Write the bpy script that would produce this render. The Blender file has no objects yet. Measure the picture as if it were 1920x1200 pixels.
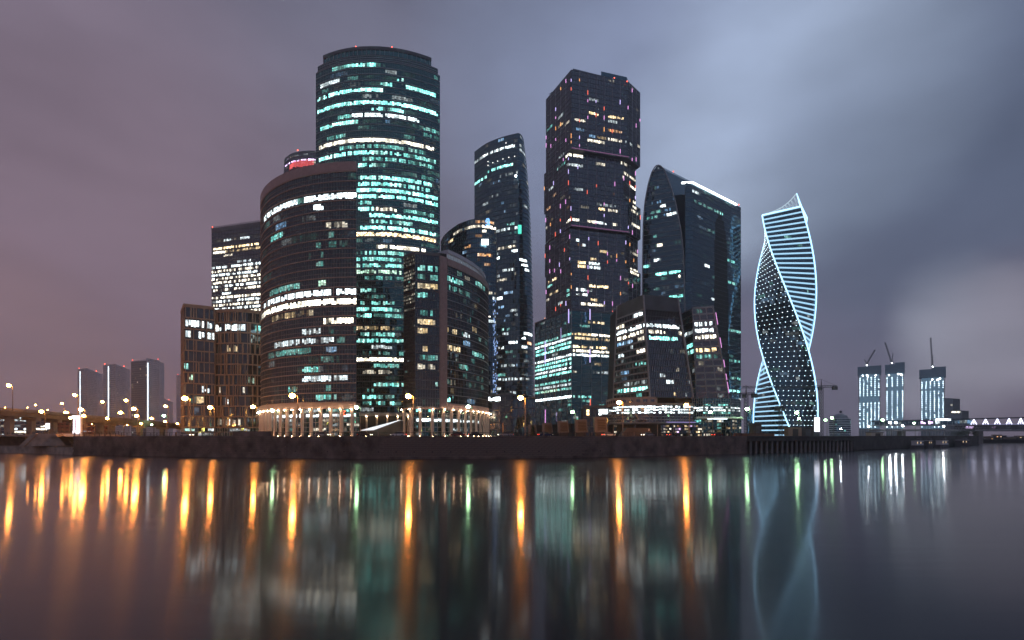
import bpy, math, random
import numpy as np
R = math.radians
scn = bpy.context.scene
col = scn.collection
rng = random.Random(7)

# ------------------------------------------------------------------ camera
HZ, EYE = 817.0, 6.2            # eye-level row of the photograph (1920x1200), eye height over the water
cam_d = bpy.data.cameras.new('camera'); cam = bpy.data.objects.new('camera', cam_d); col.objects.link(cam)
cam.location = (0, 0, EYE); cam.rotation_euler = (R(90), 0, 0)
cam_d.sensor_width = 36; cam_d.lens = 36 * 1000 / 1920
cam_d.shift_y = (HZ - 600) / 1920; cam_d.clip_start = 0.5; cam_d.clip_end = 12000
scn.camera = cam

# ------------------------------------------------------------------ world: low city-lit cloud at night
world = bpy.data.worlds.new('World'); scn.world = world; world.use_nodes = True
nt = world.node_tree; nt.nodes.clear()
def N(t, **k):
    n = nt.nodes.new(t)
    for a, b in k.items(): setattr(n, a, b)
    return n
def L(a, b): nt.links.new(a, b)
def math_n(op, a, b=None, clamp=False):
    n = N('ShaderNodeMath', operation=op, use_clamp=clamp)
    for i, v in enumerate((a, b)):
        if v is None: continue
        if isinstance(v, (int, float)): n.inputs[i].default_value = v
        else: L(v, n.inputs[i])
    return n.outputs[0]
def smooth(v, a, b):
    n = N('ShaderNodeMapRange', interpolation_type='SMOOTHSTEP')
    L(v, n.inputs[0]); n.inputs[1].default_value = a; n.inputs[2].default_value = b
    return n.outputs[0]
def mixc(f, a, b, mode='MIX'):
    n = N('ShaderNodeMix', data_type='RGBA', blend_type=mode, clamp_factor=True)
    if isinstance(f, (int, float)): n.inputs[0].default_value = f
    else: L(f, n.inputs[0])
    for i, v in ((6, a), (7, b)):
        if isinstance(v, tuple): n.inputs[i].default_value = (*v, 1)
        else: L(v, n.inputs[i])
    return n.outputs[2]
def srgb(r, g, b):
    f = lambda c: c / 12.92 / 255 if c < 10.3 else ((c / 255 + .055) / 1.055) ** 2.4
    return (f(r), f(g), f(b))
tc = N('ShaderNodeTexCoord')
ns = N('ShaderNodeTexNoise'); ns.inputs['Scale'].default_value = 2.2; ns.inputs['Detail'].default_value = 5; ns.inputs['Roughness'].default_value = .45
mp = N('ShaderNodeMapping'); mp.inputs['Scale'].default_value = (1, 1, 1.6); mp.inputs['Rotation'].default_value = (0, R(25), 0)
L(tc.outputs['Generated'], mp.inputs[0]); L(mp.outputs[0], ns.inputs['Vector'])
sub = N('ShaderNodeVectorMath', operation='SUBTRACT'); L(ns.outputs['Color'], sub.inputs[0]); sub.inputs[1].default_value = (.5, .5, .5)
scl = N('ShaderNodeVectorMath', operation='SCALE'); L(sub.outputs[0], scl.inputs[0]); scl.inputs['Scale'].default_value = .27
add = N('ShaderNodeVectorMath', operation='ADD'); L(tc.outputs['Generated'], add.inputs[0]); L(scl.outputs[0], add.inputs[1])
nrm = N('ShaderNodeVectorMath', operation='NORMALIZE'); L(add.outputs[0], nrm.inputs[0])
sep = N('ShaderNodeSeparateXYZ'); L(nrm.outputs[0], sep.inputs[0])
def blob(x, z, a, b, y=1.0):
    v = np.array((x, y, z)); v /= np.linalg.norm(v)
    d = N('ShaderNodeVectorMath', operation='DOT_PRODUCT'); L(nrm.outputs[0], d.inputs[0]); d.inputs[1].default_value = tuple(v)
    return smooth(d.outputs['Value'], math.cos(R(a)), math.cos(R(b)))
sky_node = N('ShaderNodeTexSky', sky_type='NISHITA', sun_disc=False)
sky_node.sun_elevation = R(-4); sky_node.sun_rotation = R(200)
base = mixc(smooth(sep.outputs[0], -.5, .42), srgb(112, 104, 120), srgb(97, 107, 132))
base = mixc(math_n('MULTIPLY', smooth(sep.outputs[2], .38, .66), .45), base, srgb(106, 112, 134))                # cooler overhead
base = mixc(math_n('MULTIPLY', smooth(sep.outputs[2], .42, .05), .55), base, srgb(120, 101, 117))          # sodium glow low down
base = mixc(math_n('MULTIPLY', blob(-.95, .22, 34, 0), .35), base, srgb(142, 112, 122))
base = mixc(math_n('MULTIPLY', blob(.47, .60, 17, 1), 1.0), base, srgb(190, 206, 230))
base = mixc(math_n('MULTIPLY', blob(.24, .66, 22, 1), .5), base, srgb(140, 154, 186))
base = mixc(math_n('MULTIPLY', blob(.60, .75, 16, 2), .3), base, srgb(140, 156, 186))
base = mixc(math_n('MULTIPLY', blob(.84, .19, 7, 1), .9), base, srgb(198, 200, 215))
base = mixc(math_n('MULTIPLY', blob(.80, .50, 19, 3), .75), base, srgb(82, 92, 114))
base = mixc(math_n('MULTIPLY', blob(1.02, .12, 11, 1), .35), base, srgb(150, 130, 142))
base = mixc(math_n('MULTIPLY', blob(-.98, .05, 16, 1), .22), base, srgb(164, 128, 116))
n2 = N('ShaderNodeTexNoise'); n2.inputs['Scale'].default_value = 3.6; n2.inputs['Detail'].default_value = 6; n2.inputs['Roughness'].default_value = .5
mp2 = N('ShaderNodeMapping'); mp2.inputs['Scale'].default_value = (1, .5, 2.2); mp2.inputs['Rotation'].default_value = (0, R(-35), 0)
L(tc.outputs['Generated'], mp2.inputs[0]); L(mp2.outputs[0], n2.inputs['Vector'])
gain = N('ShaderNodeMapRange'); L(n2.outputs['Fac'], gain.inputs[0]); gain.inputs[1].default_value = .25; gain.inputs[2].default_value = .75; gain.inputs[3].default_value = .80; gain.inputs[4].default_value = 1.20
gv = N('ShaderNodeVectorMath', operation='SCALE'); L(base, gv.inputs[0]); L(gain.outputs[0], gv.inputs['Scale'])
bg1 = N('ShaderNodeBackground'); L(gv.outputs[0], bg1.inputs[0]); bg1.inputs[1].default_value = 1.10
bg2 = N('ShaderNodeBackground'); L(sky_node.outputs[0], bg2.inputs[0]); bg2.inputs[1].default_value = .05
ad = N('ShaderNodeAddShader'); L(bg1.outputs[0], ad.inputs[0]); L(bg2.outputs[0], ad.inputs[1])
wo = N('ShaderNodeOutputWorld'); L(ad.outputs[0], wo.inputs[0])

# ------------------------------------------------------------------ exposure and render settings
vs = scn.view_settings
scn.display_settings.display_device = 'sRGB'
vs.view_transform = 'Standard'; vs.look = 'None'; vs.exposure = 0.0; vs.gamma = 1.0; vs.use_curve_mapping = False
cy = scn.cycles
cy.max_bounces = 5; cy.diffuse_bounces = 2; cy.glossy_bounces = 3; cy.transmission_bounces = 2; cy.volume_bounces = 0
cy.caustics_reflective = False; cy.caustics_refractive = False
cy.sample_clamp_indirect = 6; cy.sample_clamp_direct = 0
cy.use_denoising = True; cy.use_light_tree = True

# ------------------------------------------------------------------ materials
def mat(name, base=(.2, .2, .2), rough=.5, metal=0, ior=1.5, emit=None, estr=0, tint=None, noise=0, nscale=1.0, bump=0, sampling=None):
    m = bpy.data.materials.new(name); m.use_nodes = True
    t = m.node_tree; p = t.nodes['Principled BSDF']
    p.inputs['Base Color'].default_value = (*base, 1); p.inputs['Roughness'].default_value = rough
    p.inputs['Metallic'].default_value = metal; p.inputs['IOR'].default_value = ior
    if tint: p.inputs['Specular Tint'].default_value = (*tint, 1)
    if emit: p.inputs['Emission Color'].default_value = (*emit, 1); p.inputs['Emission Strength'].default_value = estr
    if noise or bump:
        c = t.nodes.new('ShaderNodeTexCoord'); n = t.nodes.new('ShaderNodeTexNoise'); n.inputs['Scale'].default_value = nscale
        n.inputs['Detail'].default_value = 5; t.links.new(c.outputs['Object'], n.inputs['Vector'])
        if noise:
            mr = t.nodes.new('ShaderNodeMapRange'); mr.inputs[1].default_value = .25; mr.inputs[2].default_value = .75
            mr.inputs[3].default_value = 1 - noise; mr.inputs[4].default_value = 1 + noise
            t.links.new(n.outputs['Fac'], mr.inputs[0])
            vm = t.nodes.new('ShaderNodeVectorMath'); vm.operation = 'SCALE'; vm.inputs[0].default_value = base
            t.links.new(mr.outputs[0], vm.inputs['Scale']); t.links.new(vm.outputs[0], p.inputs['Base Color'])
        if bump:
            b = t.nodes.new('ShaderNodeBump'); b.inputs['Strength'].default_value = bump; b.inputs['Distance'].default_value = .05
            t.links.new(n.outputs['Fac'], b.inputs['Height']); t.links.new(b.outputs[0], p.inputs['Normal'])
    if sampling: m.cycles.emission_sampling = sampling
    return m
def glow(name, color, s, sampling='NONE'): return mat(name, (.02, .02, .02), .4, emit=color, estr=s, sampling=sampling)

G_TEAL = mat('glass_teal', (.006, .020, .024), .06, ior=2.5, tint=(.30, .82, .90), noise=.5, nscale=.12)
G_DARK = mat('glass_dark', (.008, .011, .014), .07, ior=2.0, tint=(.60, .86, 1.0), noise=.5, nscale=.12)
G_BLUE = mat('glass_blue', (.006, .016, .026), .06, ior=2.5, tint=(.40, .78, 1.0), noise=.5, nscale=.12)
G_GREY = mat('glass_grey', (.035, .037, .043), .14, ior=2.4, tint=(.70, .86, 1.0), noise=.5, nscale=.15)
STEEL = mat('dark_steel', (.11, .125, .14), .45, noise=.25, nscale=.5)
ALU = mat('aluminium_trim', (.34, .35, .37), .42, metal=.2, noise=.2, nscale=.6)
COPPER = mat('warm_trim', (.36, .28, .24), .45, noise=.2, nscale=.5)
CREAM = mat('cream_stone', (.64, .54, .46), .6, noise=.1, nscale=.6)
PINK = mat('rose_granite', (.34, .25, .24), .55, noise=.18, nscale=.7, bump=.2)
BROWN = mat('brown_stone', (.29, .215, .155), .6, noise=.2, nscale=.5, bump=.2)
CONC = mat('concrete', (.30, .29, .28), .85, noise=.3, nscale=.35, bump=.4)
DCONC = mat('dark_concrete', (.10, .095, .09), .85, noise=.35, nscale=.3, bump=.4)
GRAN = mat('embankment_granite', (.19, .14, .12), .75, noise=.65, nscale=.3, bump=.6)
GRANP = mat('pale_granite', (.45, .36, .29), .75, noise=.35, nscale=.45, bump=.5)
CORE = mat('building_core', (.015, .017, .02), .7, noise=.2)
ROOF = mat('roof_metal', (.09, .10, .11), .5, noise=.3, nscale=.2)
ASPH = mat('asphalt', (.05, .05, .05), .75, noise=.35, nscale=.25, bump=.3)
LAND = mat('ground_soil', (.06, .055, .05), .9, noise=.4, nscale=.05)
WHITE = mat('white_panel', (.75, .76, .78), .45, noise=.05)
IRON = mat('painted_iron', (.03, .03, .032), .5, noise=.2)
POLE = mat('galvanised_pole', (.22, .20, .18), .5, metal=.4, noise=.2)
RUST = mat('rusty_sheet', (.24, .12, .06), .7, noise=.4, nscale=.8)
TYRE = mat('tyre_rubber', (.02, .02, .02), .8, noise=.2)
CARGL = mat('car_glass', (.01, .012, .014), .08, ior=1.6, noise=.2)
LEAF = mat('conifer_needles', (.035, .06, .03), .8, noise=.5, nscale=1.2)
BARK = mat('bark', (.06, .045, .035), .9, noise=.3)
CRANE = mat('crane_paint', (.10, .10, .11), .6, noise=.2)
NET = mat('scaffold_netting', (.15, .27, .36), .8, noise=.25, nscale=.3)
HULL = mat('boat_hull', (.10, .10, .11), .5, noise=.3)

def lit_material():
    m = bpy.data.materials.new('lit_window'); m.use_nodes = True; t = m.node_tree; p = t.nodes['Principled BSDF']
    p.inputs['Base Color'].default_value = (.01, .01, .012, 1); p.inputs['Roughness'].default_value = .15
    a = t.nodes.new('ShaderNodeAttribute'); a.attribute_name = 'Col'
    c = t.nodes.new('ShaderNodeTexCoord'); n = t.nodes.new('ShaderNodeTexNoise'); n.inputs['Scale'].default_value = .9; n.inputs['Detail'].default_value = 3
    t.links.new(c.outputs['Object'], n.inputs['Vector'])
    mr = t.nodes.new('ShaderNodeMapRange'); mr.inputs[1].default_value = .34; mr.inputs[2].default_value = .66; mr.inputs[3].default_value = .45; mr.inputs[4].default_value = 1.5
    t.links.new(n.outputs['Fac'], mr.inputs[0])
    vo = t.nodes.new('ShaderNodeTexVoronoi'); vo.inputs['Scale'].default_value = .55; t.links.new(c.outputs['Object'], vo.inputs['Vector'])
    sp = t.nodes.new('ShaderNodeMapRange'); sp.inputs[1].default_value = .30; sp.inputs[2].default_value = .12; sp.inputs[3].default_value = 0; sp.inputs[4].default_value = 1.6
    t.links.new(vo.outputs['Distance'], sp.inputs[0])                # ceiling fittings
    n3 = t.nodes.new('ShaderNodeTexNoise'); n3.inputs['Scale'].default_value = .13; n3.inputs['Detail'].default_value = 2; t.links.new(c.outputs['Object'], n3.inputs['Vector'])
    m3 = t.nodes.new('ShaderNodeMapRange'); m3.inputs[1].default_value = .35; m3.inputs[2].default_value = .6; m3.inputs[3].default_value = .45; m3.inputs[4].default_value = 1.2
    t.links.new(n3.outputs['Fac'], m3.inputs[0])
    s1_ = t.nodes.new('ShaderNodeMath'); s1_.operation = 'ADD'; t.links.new(mr.outputs[0], s1_.inputs[0]); t.links.new(sp.outputs[0], s1_.inputs[1])
    s2_ = t.nodes.new('ShaderNodeMath'); s2_.operation = 'MULTIPLY'; t.links.new(s1_.outputs[0], s2_.inputs[0]); t.links.new(m3.outputs[0], s2_.inputs[1])
    t.links.new(a.outputs['Color'], p.inputs['Emission Color']); t.links.new(s2_.outputs[0], p.inputs['Emission Strength'])
    m.cycles.emission_sampling = 'NONE'
    return m
LIT = lit_material()
E_COOL = glow('led_white', (.80, .93, 1.0), 3.2)
E_COOLB = glow('led_bright', (.85, .95, 1.0), 9.0)
E_EVO = glow('band_flood_glow', (.42, .74, 1.0), 1.15)  # emission stands in for floodlighting on the white bands
E_EVOEDGE = glow('edge_led', (.38, .70, 1.0), 2.6)
E_DOT = glow('facade_dot_led', (.70, .90, 1.0), 5.0)
E_RED = glow('beacon_red', (1.0, .10, .05), 7.0)
E_PINKL = glow('accent_pink', (.85, .35, .80), 1.6)
E_REDL = glow('accent_red', (1.0, .16, .10), 1.8)
E_ORNL = glow('accent_orange', (1.0, .42, .14), 1.7)
E_VIOL = glow('accent_violet', (.62, .50, 1.0), 1.9)
E_BLUEL = glow('accent_blue', (.22, .50, 1.0), 1.6)
E_GREENL = glow('accent_green', (.10, .85, .65), 1.3)
E_SIGN = glow('sign_face', (1.0, .90, .97), 2.0)
E_MAG = mat('sign_letters', (.45, .05, .16), .5)
E_WARMDOWN = glow('downlight', (1.0, .64, .38), 190, 'AUTO')
E_UP = glow('uplight', (1.0, .64, .38), 110, 'AUTO')
E_SOD = glow('sodium_lamp', (1.0, .33, .055), 330, 'AUTO')
E_HAL = glow('mercury_lamp', (.52, 1.0, .50), 70, 'AUTO')
E_FLOOD = glow('flood_lamp', (.88, .95, 1.0), 300, 'AUTO')
E_SITE = glow('site_lamp', (.70, .90, 1.0), 11, 'AUTO')
E_HEAD = glow('headlight', (1.0, .88, .65), 8)
E_TAIL = glow('taillight', (1.0, .06, .03), 6)

TINT = dict(T=(.25, .96, .86), W=(.80, .95, 1.0), C=(1.0, .90, .70), Y=(1.0, .72, .36), O=(1.0, .48, .18), B=(.28, .60, 1.0), P=(.8, .55, 1.0), G=(.55, .95, .70))

# ------------------------------------------------------------------ object helpers
ORG = {}
def gx(px, Y): return (px - 960) / 1000 * Y
def gz(py, Y): return EYE + (HZ - py) / 1000 * Y
def pt(px, Y): return (gx(px, Y), Y)
def tag(o, label, cat, group=None, kind=None):
    if label: o['label'] = label
    if cat: o['category'] = cat
    if group: o['group'] = group
    if kind: o['kind'] = kind
    return o
def thing(name, label, cat, loc, rz=0, group=None):
    o = bpy.data.objects.new(name, None); col.objects.link(o); o.location = loc; o.rotation_euler = (0, 0, rz); o.empty_display_size = 1
    ORG[o.name] = np.array(loc, float)
    return tag(o, label, cat, group)
def root_org(o):
    while o.parent is not None: o = o.parent
    return ORG.get(o.name, np.zeros(3))
def mk(name, verts, faces, m, parent=None, cols=None, kind=None, local=False, smooth_=False):
    v = np.asarray(verts, float).reshape(-1, 3)
    if parent is not None and not local: v = v - root_org(parent)
    me = bpy.data.meshes.new(name); me.from_pydata(v.tolist(), [], faces); me.materials.append(m)
    if cols is not None:
        at = me.color_attributes.new('Col', 'FLOAT_COLOR', 'CORNER')
        c = np.ones((len(me.loops), 4), np.float32); k = 0
        for f, cc in zip(faces, cols):
            c[k:k + len(f), :3] = cc; k += len(f)
        at.data.foreach_set('color', c.ravel())
    if smooth_: me.polygons.foreach_set('use_smooth', [True] * len(me.polygons))
    o = bpy.data.objects.new(name, me); col.objects.link(o)
    if parent is not None: o.parent = parent
    if kind: o['kind'] = kind
    return o
class MB:
    def __init__(s): s.v = []; s.f = []
    def quad(s, a, b, c, d): n = len(s.v); s.v += [a, b, c, d]; s.f.append((n, n + 1, n + 2, n + 3)); return s
    def poly(s, ps): n = len(s.v); s.v += list(ps); s.f.append(tuple(range(n, n + len(ps)))); return s
    def box(s, c, sz, rz=0):
        ca, sa = math.cos(rz), math.sin(rz); n = len(s.v); hx, hy, hz = sz[0] / 2, sz[1] / 2, sz[2] / 2
        for z in (-hz, hz):
            for x, y in ((-hx, -hy), (hx, -hy), (hx, hy), (-hx, hy)):
                s.v.append((c[0] + x * ca - y * sa, c[1] + x * sa + y * ca, c[2] + z))
        s.f += [tuple(n + i for i in q) for q in ((3, 2, 1, 0), (4, 5, 6, 7), (0, 1, 5, 4), (1, 2, 6, 5), (2, 3, 7, 6), (3, 0, 4, 7))]
        return s
    def prism(s, poly, z0, z1):
        n = len(s.v); k = len(poly)
        s.v += [(x, y, z0) for x, y in poly] + [(x, y, z1) for x, y in poly]
        s.f.append(tuple(range(n + k - 1, n - 1, -1))); s.f.append(tuple(range(n + k, n + 2 * k)))
        for i in range(k): j = (i + 1) % k; s.f.append((n + i, n + j, n + k + j, n + k + i))
        return s
    def cyl(s, p0, p1, r0, r1=None, n=8, cap=True):
        r1 = r0 if r1 is None else r1
        p0 = np.array(p0, float); p1 = np.array(p1, float); d = p1 - p0; d /= max(np.linalg.norm(d), 1e-9)
        a = np.cross(d, (0, 0, 1) if abs(d[2]) < .9 else (1, 0, 0)); a /= np.linalg.norm(a); b = np.cross(d, a); m = len(s.v)
        for p, r in ((p0, r0), (p1, r1)):
            for i in range(n):
                t = 2 * math.pi * i / n; s.v.append(tuple(p + r * (math.cos(t) * a + math.sin(t) * b)))
        for i in range(n): j = (i + 1) % n; s.f.append((m + i, m + n + i, m + n + j, m + j))
        if cap: s.f.append(tuple(range(m, m + n))); s.f.append(tuple(range(m + 2 * n - 1, m + n - 1, -1)))
        return s
    def ball(s, c, r, n=8, k=5, sz=1.0):
        m = len(s.v)
        for i in range(k + 1):
            t = math.pi * i / k
            for j in range(n):
                p = 2 * math.pi * j / n; s.v.append((c[0] + r * math.sin(t) * math.cos(p), c[1] + r * math.sin(t) * math.sin(p), c[2] + r * sz * math.cos(t)))
        for i in range(k):
            for j in range(n):
                q = (j + 1) % n; s.f.append((m + i * n + j, m + (i + 1) * n + j, m + (i + 1) * n + q, m + i * n + q))
        return s
    def build(s, name, m, parent=None, kind=None, local=False, smooth_=False): return mk(name, s.v, s.f, m, parent, None, kind, local, smooth_)
def copy_tree(o, parent=None, loc=None, rz=None):
    c = o.copy(); col.objects.link(c); c.parent = parent
    if loc is not None: c.location = loc
    if rz is not None: c.rotation_euler = (0, 0, rz)
    for ch in list(o.children): copy_tree(ch, c)
    return c

def resample(path, step):
    p = np.array(path, float); seg = np.linalg.norm(np.diff(p, axis=0), axis=1); s = np.concatenate(([0], np.cumsum(seg)))
    n = max(1, int(round(s[-1] / step))); q = np.linspace(0, s[-1], n + 1)
    return np.stack([np.interp(q, s, p[:, 0]), np.interp(q, s, p[:, 1])], 1)
def arc(c, r, a0, a1, n=40): return [(c[0] + r * math.cos(R(a)), c[1] + r * math.sin(R(a))) for a in np.linspace(a0, a1, n)]
def catmull(P, n=8):
    P = [np.array(p, float) for p in P]; Q = [2 * P[0] - P[1]] + P + [2 * P[-1] - P[-2]]; out = []
    for i in range(1, len(Q) - 2):
        for k in range(n):
            t = k / n; a, b, c, d = Q[i - 1:i + 3]
            out.append(.5 * ((2 * b) + (-a + c) * t + (2 * a - 5 * b + 4 * c - d) * t * t + (-a + 3 * b - 3 * c + d) * t ** 3))
    out.append(P[-1]); return [tuple(x) for x in out]
def grid(path, z0, z1, nv):
    p = np.array(path); zs = np.linspace(z0, z1, nv + 1)
    G = np.zeros((len(p), nv + 1, 3)); G[:, :, 0] = p[:, None, 0]; G[:, :, 1] = p[:, None, 1]; G[:, :, 2] = zs[None, :]
    return G

def skin(root, G, glass, band=None, mull=None, bh=.5, bd=.25, mw=.14, md=.2, mevery=1, rec=.1, tilt=.035, rows=(), dens=0.0,
         palette='TTWC', run=(2, 7), bright=(.12, .7), bstep=1, straight=True, bname='floor_band', bskip=(), skipcells=None, pane='glass_pane', bevery=1, seed=1, transom=None, wf=(.20, .80)):
    """A glazed face over the point grid G[u][v]: panes, floor bands, mullions, lit windows."""
    r = random.Random(seed); nu, nv = G.shape[0] - 1, G.shape[1] - 1
    du = G[1:, :-1] - G[:-1, :-1]; dv = G[:-1, 1:] - G[:-1, :-1]
    nn = np.cross(du, dv); nn /= np.linalg.norm(nn, axis=2, keepdims=True) + 1e-12
    nvx = np.zeros((nu + 1, nv + 1, 3)); cnt = np.zeros((nu + 1, nv + 1, 1))
    for a in (0, 1):
        for b in (0, 1): nvx[a:nu + a, b:nv + b] += nn; cnt[a:nu + a, b:nv + b] += 1
    nvx /= np.linalg.norm(nvx, axis=2, keepdims=True) + 1e-12
    C = (G[1:, 1:] + G[:-1, :-1] + G[1:, :-1] + G[:-1, 1:]) / 4
    px = 960 + 1000 * C[:, :, 0] / C[:, :, 1]; py = HZ - 1000 * (C[:, :, 2] - EYE) / C[:, :, 1]
    lit = {}
    if dens > 0:
        for j in range(nv):
            i = r.randint(0, run[1])
            act = r.random() ** 1.5
            while i < nu:
                ln = r.randint(*run)
                if r.random() < dens * (0.35 + 1.6 * act):
                    c = r.choice(palette); b = bright[0] + (bright[1] - bright[0]) * r.random() ** 2; k = (j, i)
                    for q in range(i, min(nu, i + ln)):
                        if r.random() < .88: lit[(q, j)] = (k, c, b * (r.uniform(.8, 1.15) if r.random() < .75 else r.uniform(.3, .7)))
                i += ln + r.randint(0, 3)
    for row in rows:
        x0, x1, y, c, b = row[:5]; b = b * (1.9 if b >= 1.3 else 1.35); p = row[5] if len(row) > 5 else .93
        xm = row[6] if len(row) > 6 else (x0 + x1) / 2
        i = int(np.argmin(np.abs(px[:, nv // 2] - xm))); j = int(np.argmin(np.abs(py[i] - y)))
        if abs(py[i, j] - y) > 10: continue
        for q in range(nu):
            if x0 <= px[q, j] <= x1:
                if r.random() < p: lit[(q, j)] = ((j, 'r', x0, (q // 12)), c, b * (r.uniform(.82, 1.12) if r.random() < .8 else r.uniform(.35, .7)))
                elif r.random() < .6: lit[(q, j)] = ((j, 'r', x0, (q // 12)), c, min(b, 1) * r.uniform(.12, .3))
                else: lit.pop((q, j), None)
    V = []; F = []; runs = {}; rid = {}
    for j in range(nv):                                            # neighbouring lit panes of one floor make one window
        cur = None
        for i in range(nu):
            if (i, j) not in lit or (skipcells and skipcells(i, j, C[i, j])): cur = None; continue
            if cur is None or cur[0] != lit[(i, j)][0]: cur = (lit[(i, j)][0], (i, j))
            rid[(i, j)] = cur[1]
    for i in range(nu):
        for j in range(nv):
            if skipcells and skipcells(i, j, C[i, j]): continue
            n = nn[i, j]; q = [G[i, j], G[i + 1, j], G[i + 1, j + 1], G[i, j + 1]]
            ta, tb = r.gauss(0, tilt), r.gauss(0, tilt)
            q = [a - n * (rec + s) for a, s in zip(q, (ta + tb, -ta + tb, -ta - tb, ta - tb))]
            if (i, j) in lit:
                k, c, b = lit[(i, j)]; k = rid[(i, j)]; d = runs.setdefault(k, ([], [], [])); m = len(d[0])
                lo, hi = wf; lo += r.random() * .16 if r.random() < .45 else 0; hi -= r.random() * .28 if r.random() < .22 else 0; L0, L1 = q[0] + (q[3] - q[0]) * lo, q[1] + (q[2] - q[1]) * lo; H0, H1 = q[0] + (q[3] - q[0]) * hi, q[1] + (q[2] - q[1]) * hi
                for a4 in ((q[0], q[1], L1, L0), (H0, H1, q[2], q[3])): mm = len(V); V.extend(a4); F.append((mm, mm + 1, mm + 2, mm + 3))
                q = [L0, L1, H1, H0]
                d[0].extend(q); d[1].append((m, m + 1, m + 2, m + 3)); jt = r.random() ** 2 * .4; d[2].append(tuple((x * (1 - jt) + jt * y_) * b for x, y_ in zip(TINT[c], (.95, .97, .88))))
            else:
                m = len(V); V.extend(q); F.append((m, m + 1, m + 2, m + 3))
    if V: mk(pane, V, F, glass, root, kind='stuff')
    rs = sorted(runs.values(), key=lambda d: -len(d[1])); extra = ([], [], [])
    have = getattr_count(root, 'lit_window')
    for d in rs:
        if have < 290 and len(d[1]) >= 2: mk('lit_window', d[0], d[1], LIT, root, cols=d[2]); have += 1
        else:
            m = len(extra[0]); extra[0].extend(d[0]); extra[1].extend(tuple(m + a for a in f) for f in d[1]); extra[2].extend(d[2])
    if extra[0]: mk('small_lit_window', extra[0], extra[1], LIT, root, cols=extra[2], kind='stuff')
    if band:
        us = list(range(0, nu + 1, bstep)); us += [nu] if us[-1] != nu else []
        for j in range(0, nv + 1, bevery):
            if j in bskip: continue
            V = []; F = []
            for i in us:
                p, n = G[i, j], nvx[i, min(j, nv)]; nh = np.array((n[0], n[1], 0)); nh /= np.linalg.norm(nh) + 1e-9
                V += [p - nh * .3 - (0, 0, bh / 2), p + nh * bd - (0, 0, bh / 2), p + nh * bd + (0, 0, bh / 2), p - nh * .3 + (0, 0, bh / 2)]
            for a in range(len(us) - 1):
                o = 4 * a; F += [(o, o + 4, o + 5, o + 1), (o + 1, o + 5, o + 6, o + 2), (o + 2, o + 6, o + 7, o + 3)]
            e = 4 * (len(us) - 1); F += [(0, 1, 2, 3), (e + 3, e + 2, e + 1, e)]
            mk(bname, V, F, band, root)
        if transom:
            V = []; F = []
            for j in range(nv):
                for i in us:
                    p, n = G[i, j] * .55 + G[i, j + 1] * .45, nvx[i, j]
                    V += [p - (0, 0, transom), p + n * bd * .5 - (0, 0, transom), p + n * bd * .5 + (0, 0, transom), p + (0, 0, transom)]
                s0 = j * 4 * len(us)
                for a in range(len(us) - 1):
                    o = s0 + 4 * a; F += [(o, o + 4, o + 5, o + 1), (o + 1, o + 5, o + 6, o + 2), (o + 2, o + 6, o + 7, o + 3)]
            mk('transom', V, F, band, root, kind='stuff')
    if mull:
        js = [0, nv] if straight else list(range(nv + 1)); V = []; F = []
        for i in range(0, nu + 1, mevery):
            t = G[min(i + 1, nu), 0] - G[max(i - 1, 0), 0]; t[2] = 0; t /= np.linalg.norm(t) + 1e-9; b0 = len(V)
            for j in js:
                p, n = G[i, j], nvx[i, j]
                V += [p - t * mw / 2 - n * .25, p - t * mw / 2 + n * md, p + t * mw / 2 + n * md, p + t * mw / 2 - n * .25]
            for a in range(len(js) - 1):
                o = b0 + 4 * a; F += [(o, o + 1, o + 5, o + 4), (o + 1, o + 2, o + 6, o + 5), (o + 2, o + 3, o + 7, o + 6)]
        mk('mullion', V, F, mull, root, kind='stuff')
    return px, py
def getattr_count(root, nm): return sum(1 for c in root.children if c.name.split('.')[0] == nm)
def inset(path, d):
    p = np.array(path, float); t = np.gradient(p, axis=0); t /= np.linalg.norm(t, axis=1, keepdims=True) + 1e-9
    n = np.stack([t[:, 1], -t[:, 0]], 1)      # outward for a path walked left to right as seen from outside
    return [tuple(x) for x in p - n * d]
def core(root, path, back, z0, z1, d=.55, m=None, name='core'):
    return MB().prism(inset(path, d) + list(back), z0, z1).build(name, m or CORE, root)
def band_along(root, path, z0, z1, out, m, name, parent=None, closed_in=1.2):
    p = np.array(path, float); t = np.gradient(p, axis=0); t /= np.linalg.norm(t, axis=1, keepdims=True) + 1e-9; n = np.stack([t[:, 1], -t[:, 0]], 1)
    V = []; F = []
    for q, w in zip(p, n):
        o = q + w * out; i = q - w * closed_in
        V += [(i[0], i[1], z0), (o[0], o[1], z0), (o[0], o[1], z1), (i[0], i[1], z1)]
    for a in range(len(p) - 1):
        o = 4 * a; F += [(o, o + 4, o + 5, o + 1), (o + 1, o + 5, o + 6, o + 2), (o + 2, o + 6, o + 7, o + 3)]
    e = 4 * (len(p) - 1); F += [(0, 1, 2, 3), (e + 3, e + 2, e + 1, e)]
    return mk(name, V, F, m, parent or root)
GZ = 5.85                                     # street level
def beacon(root, p, r=.55): MB().cyl((p[0], p[1], p[2] - 1.6), (p[0], p[1], p[2]), .12, n=5).build('beacon_mast', STEEL, root); MB().ball(p, r, 6, 4).build('beacon', E_RED, root)

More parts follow.
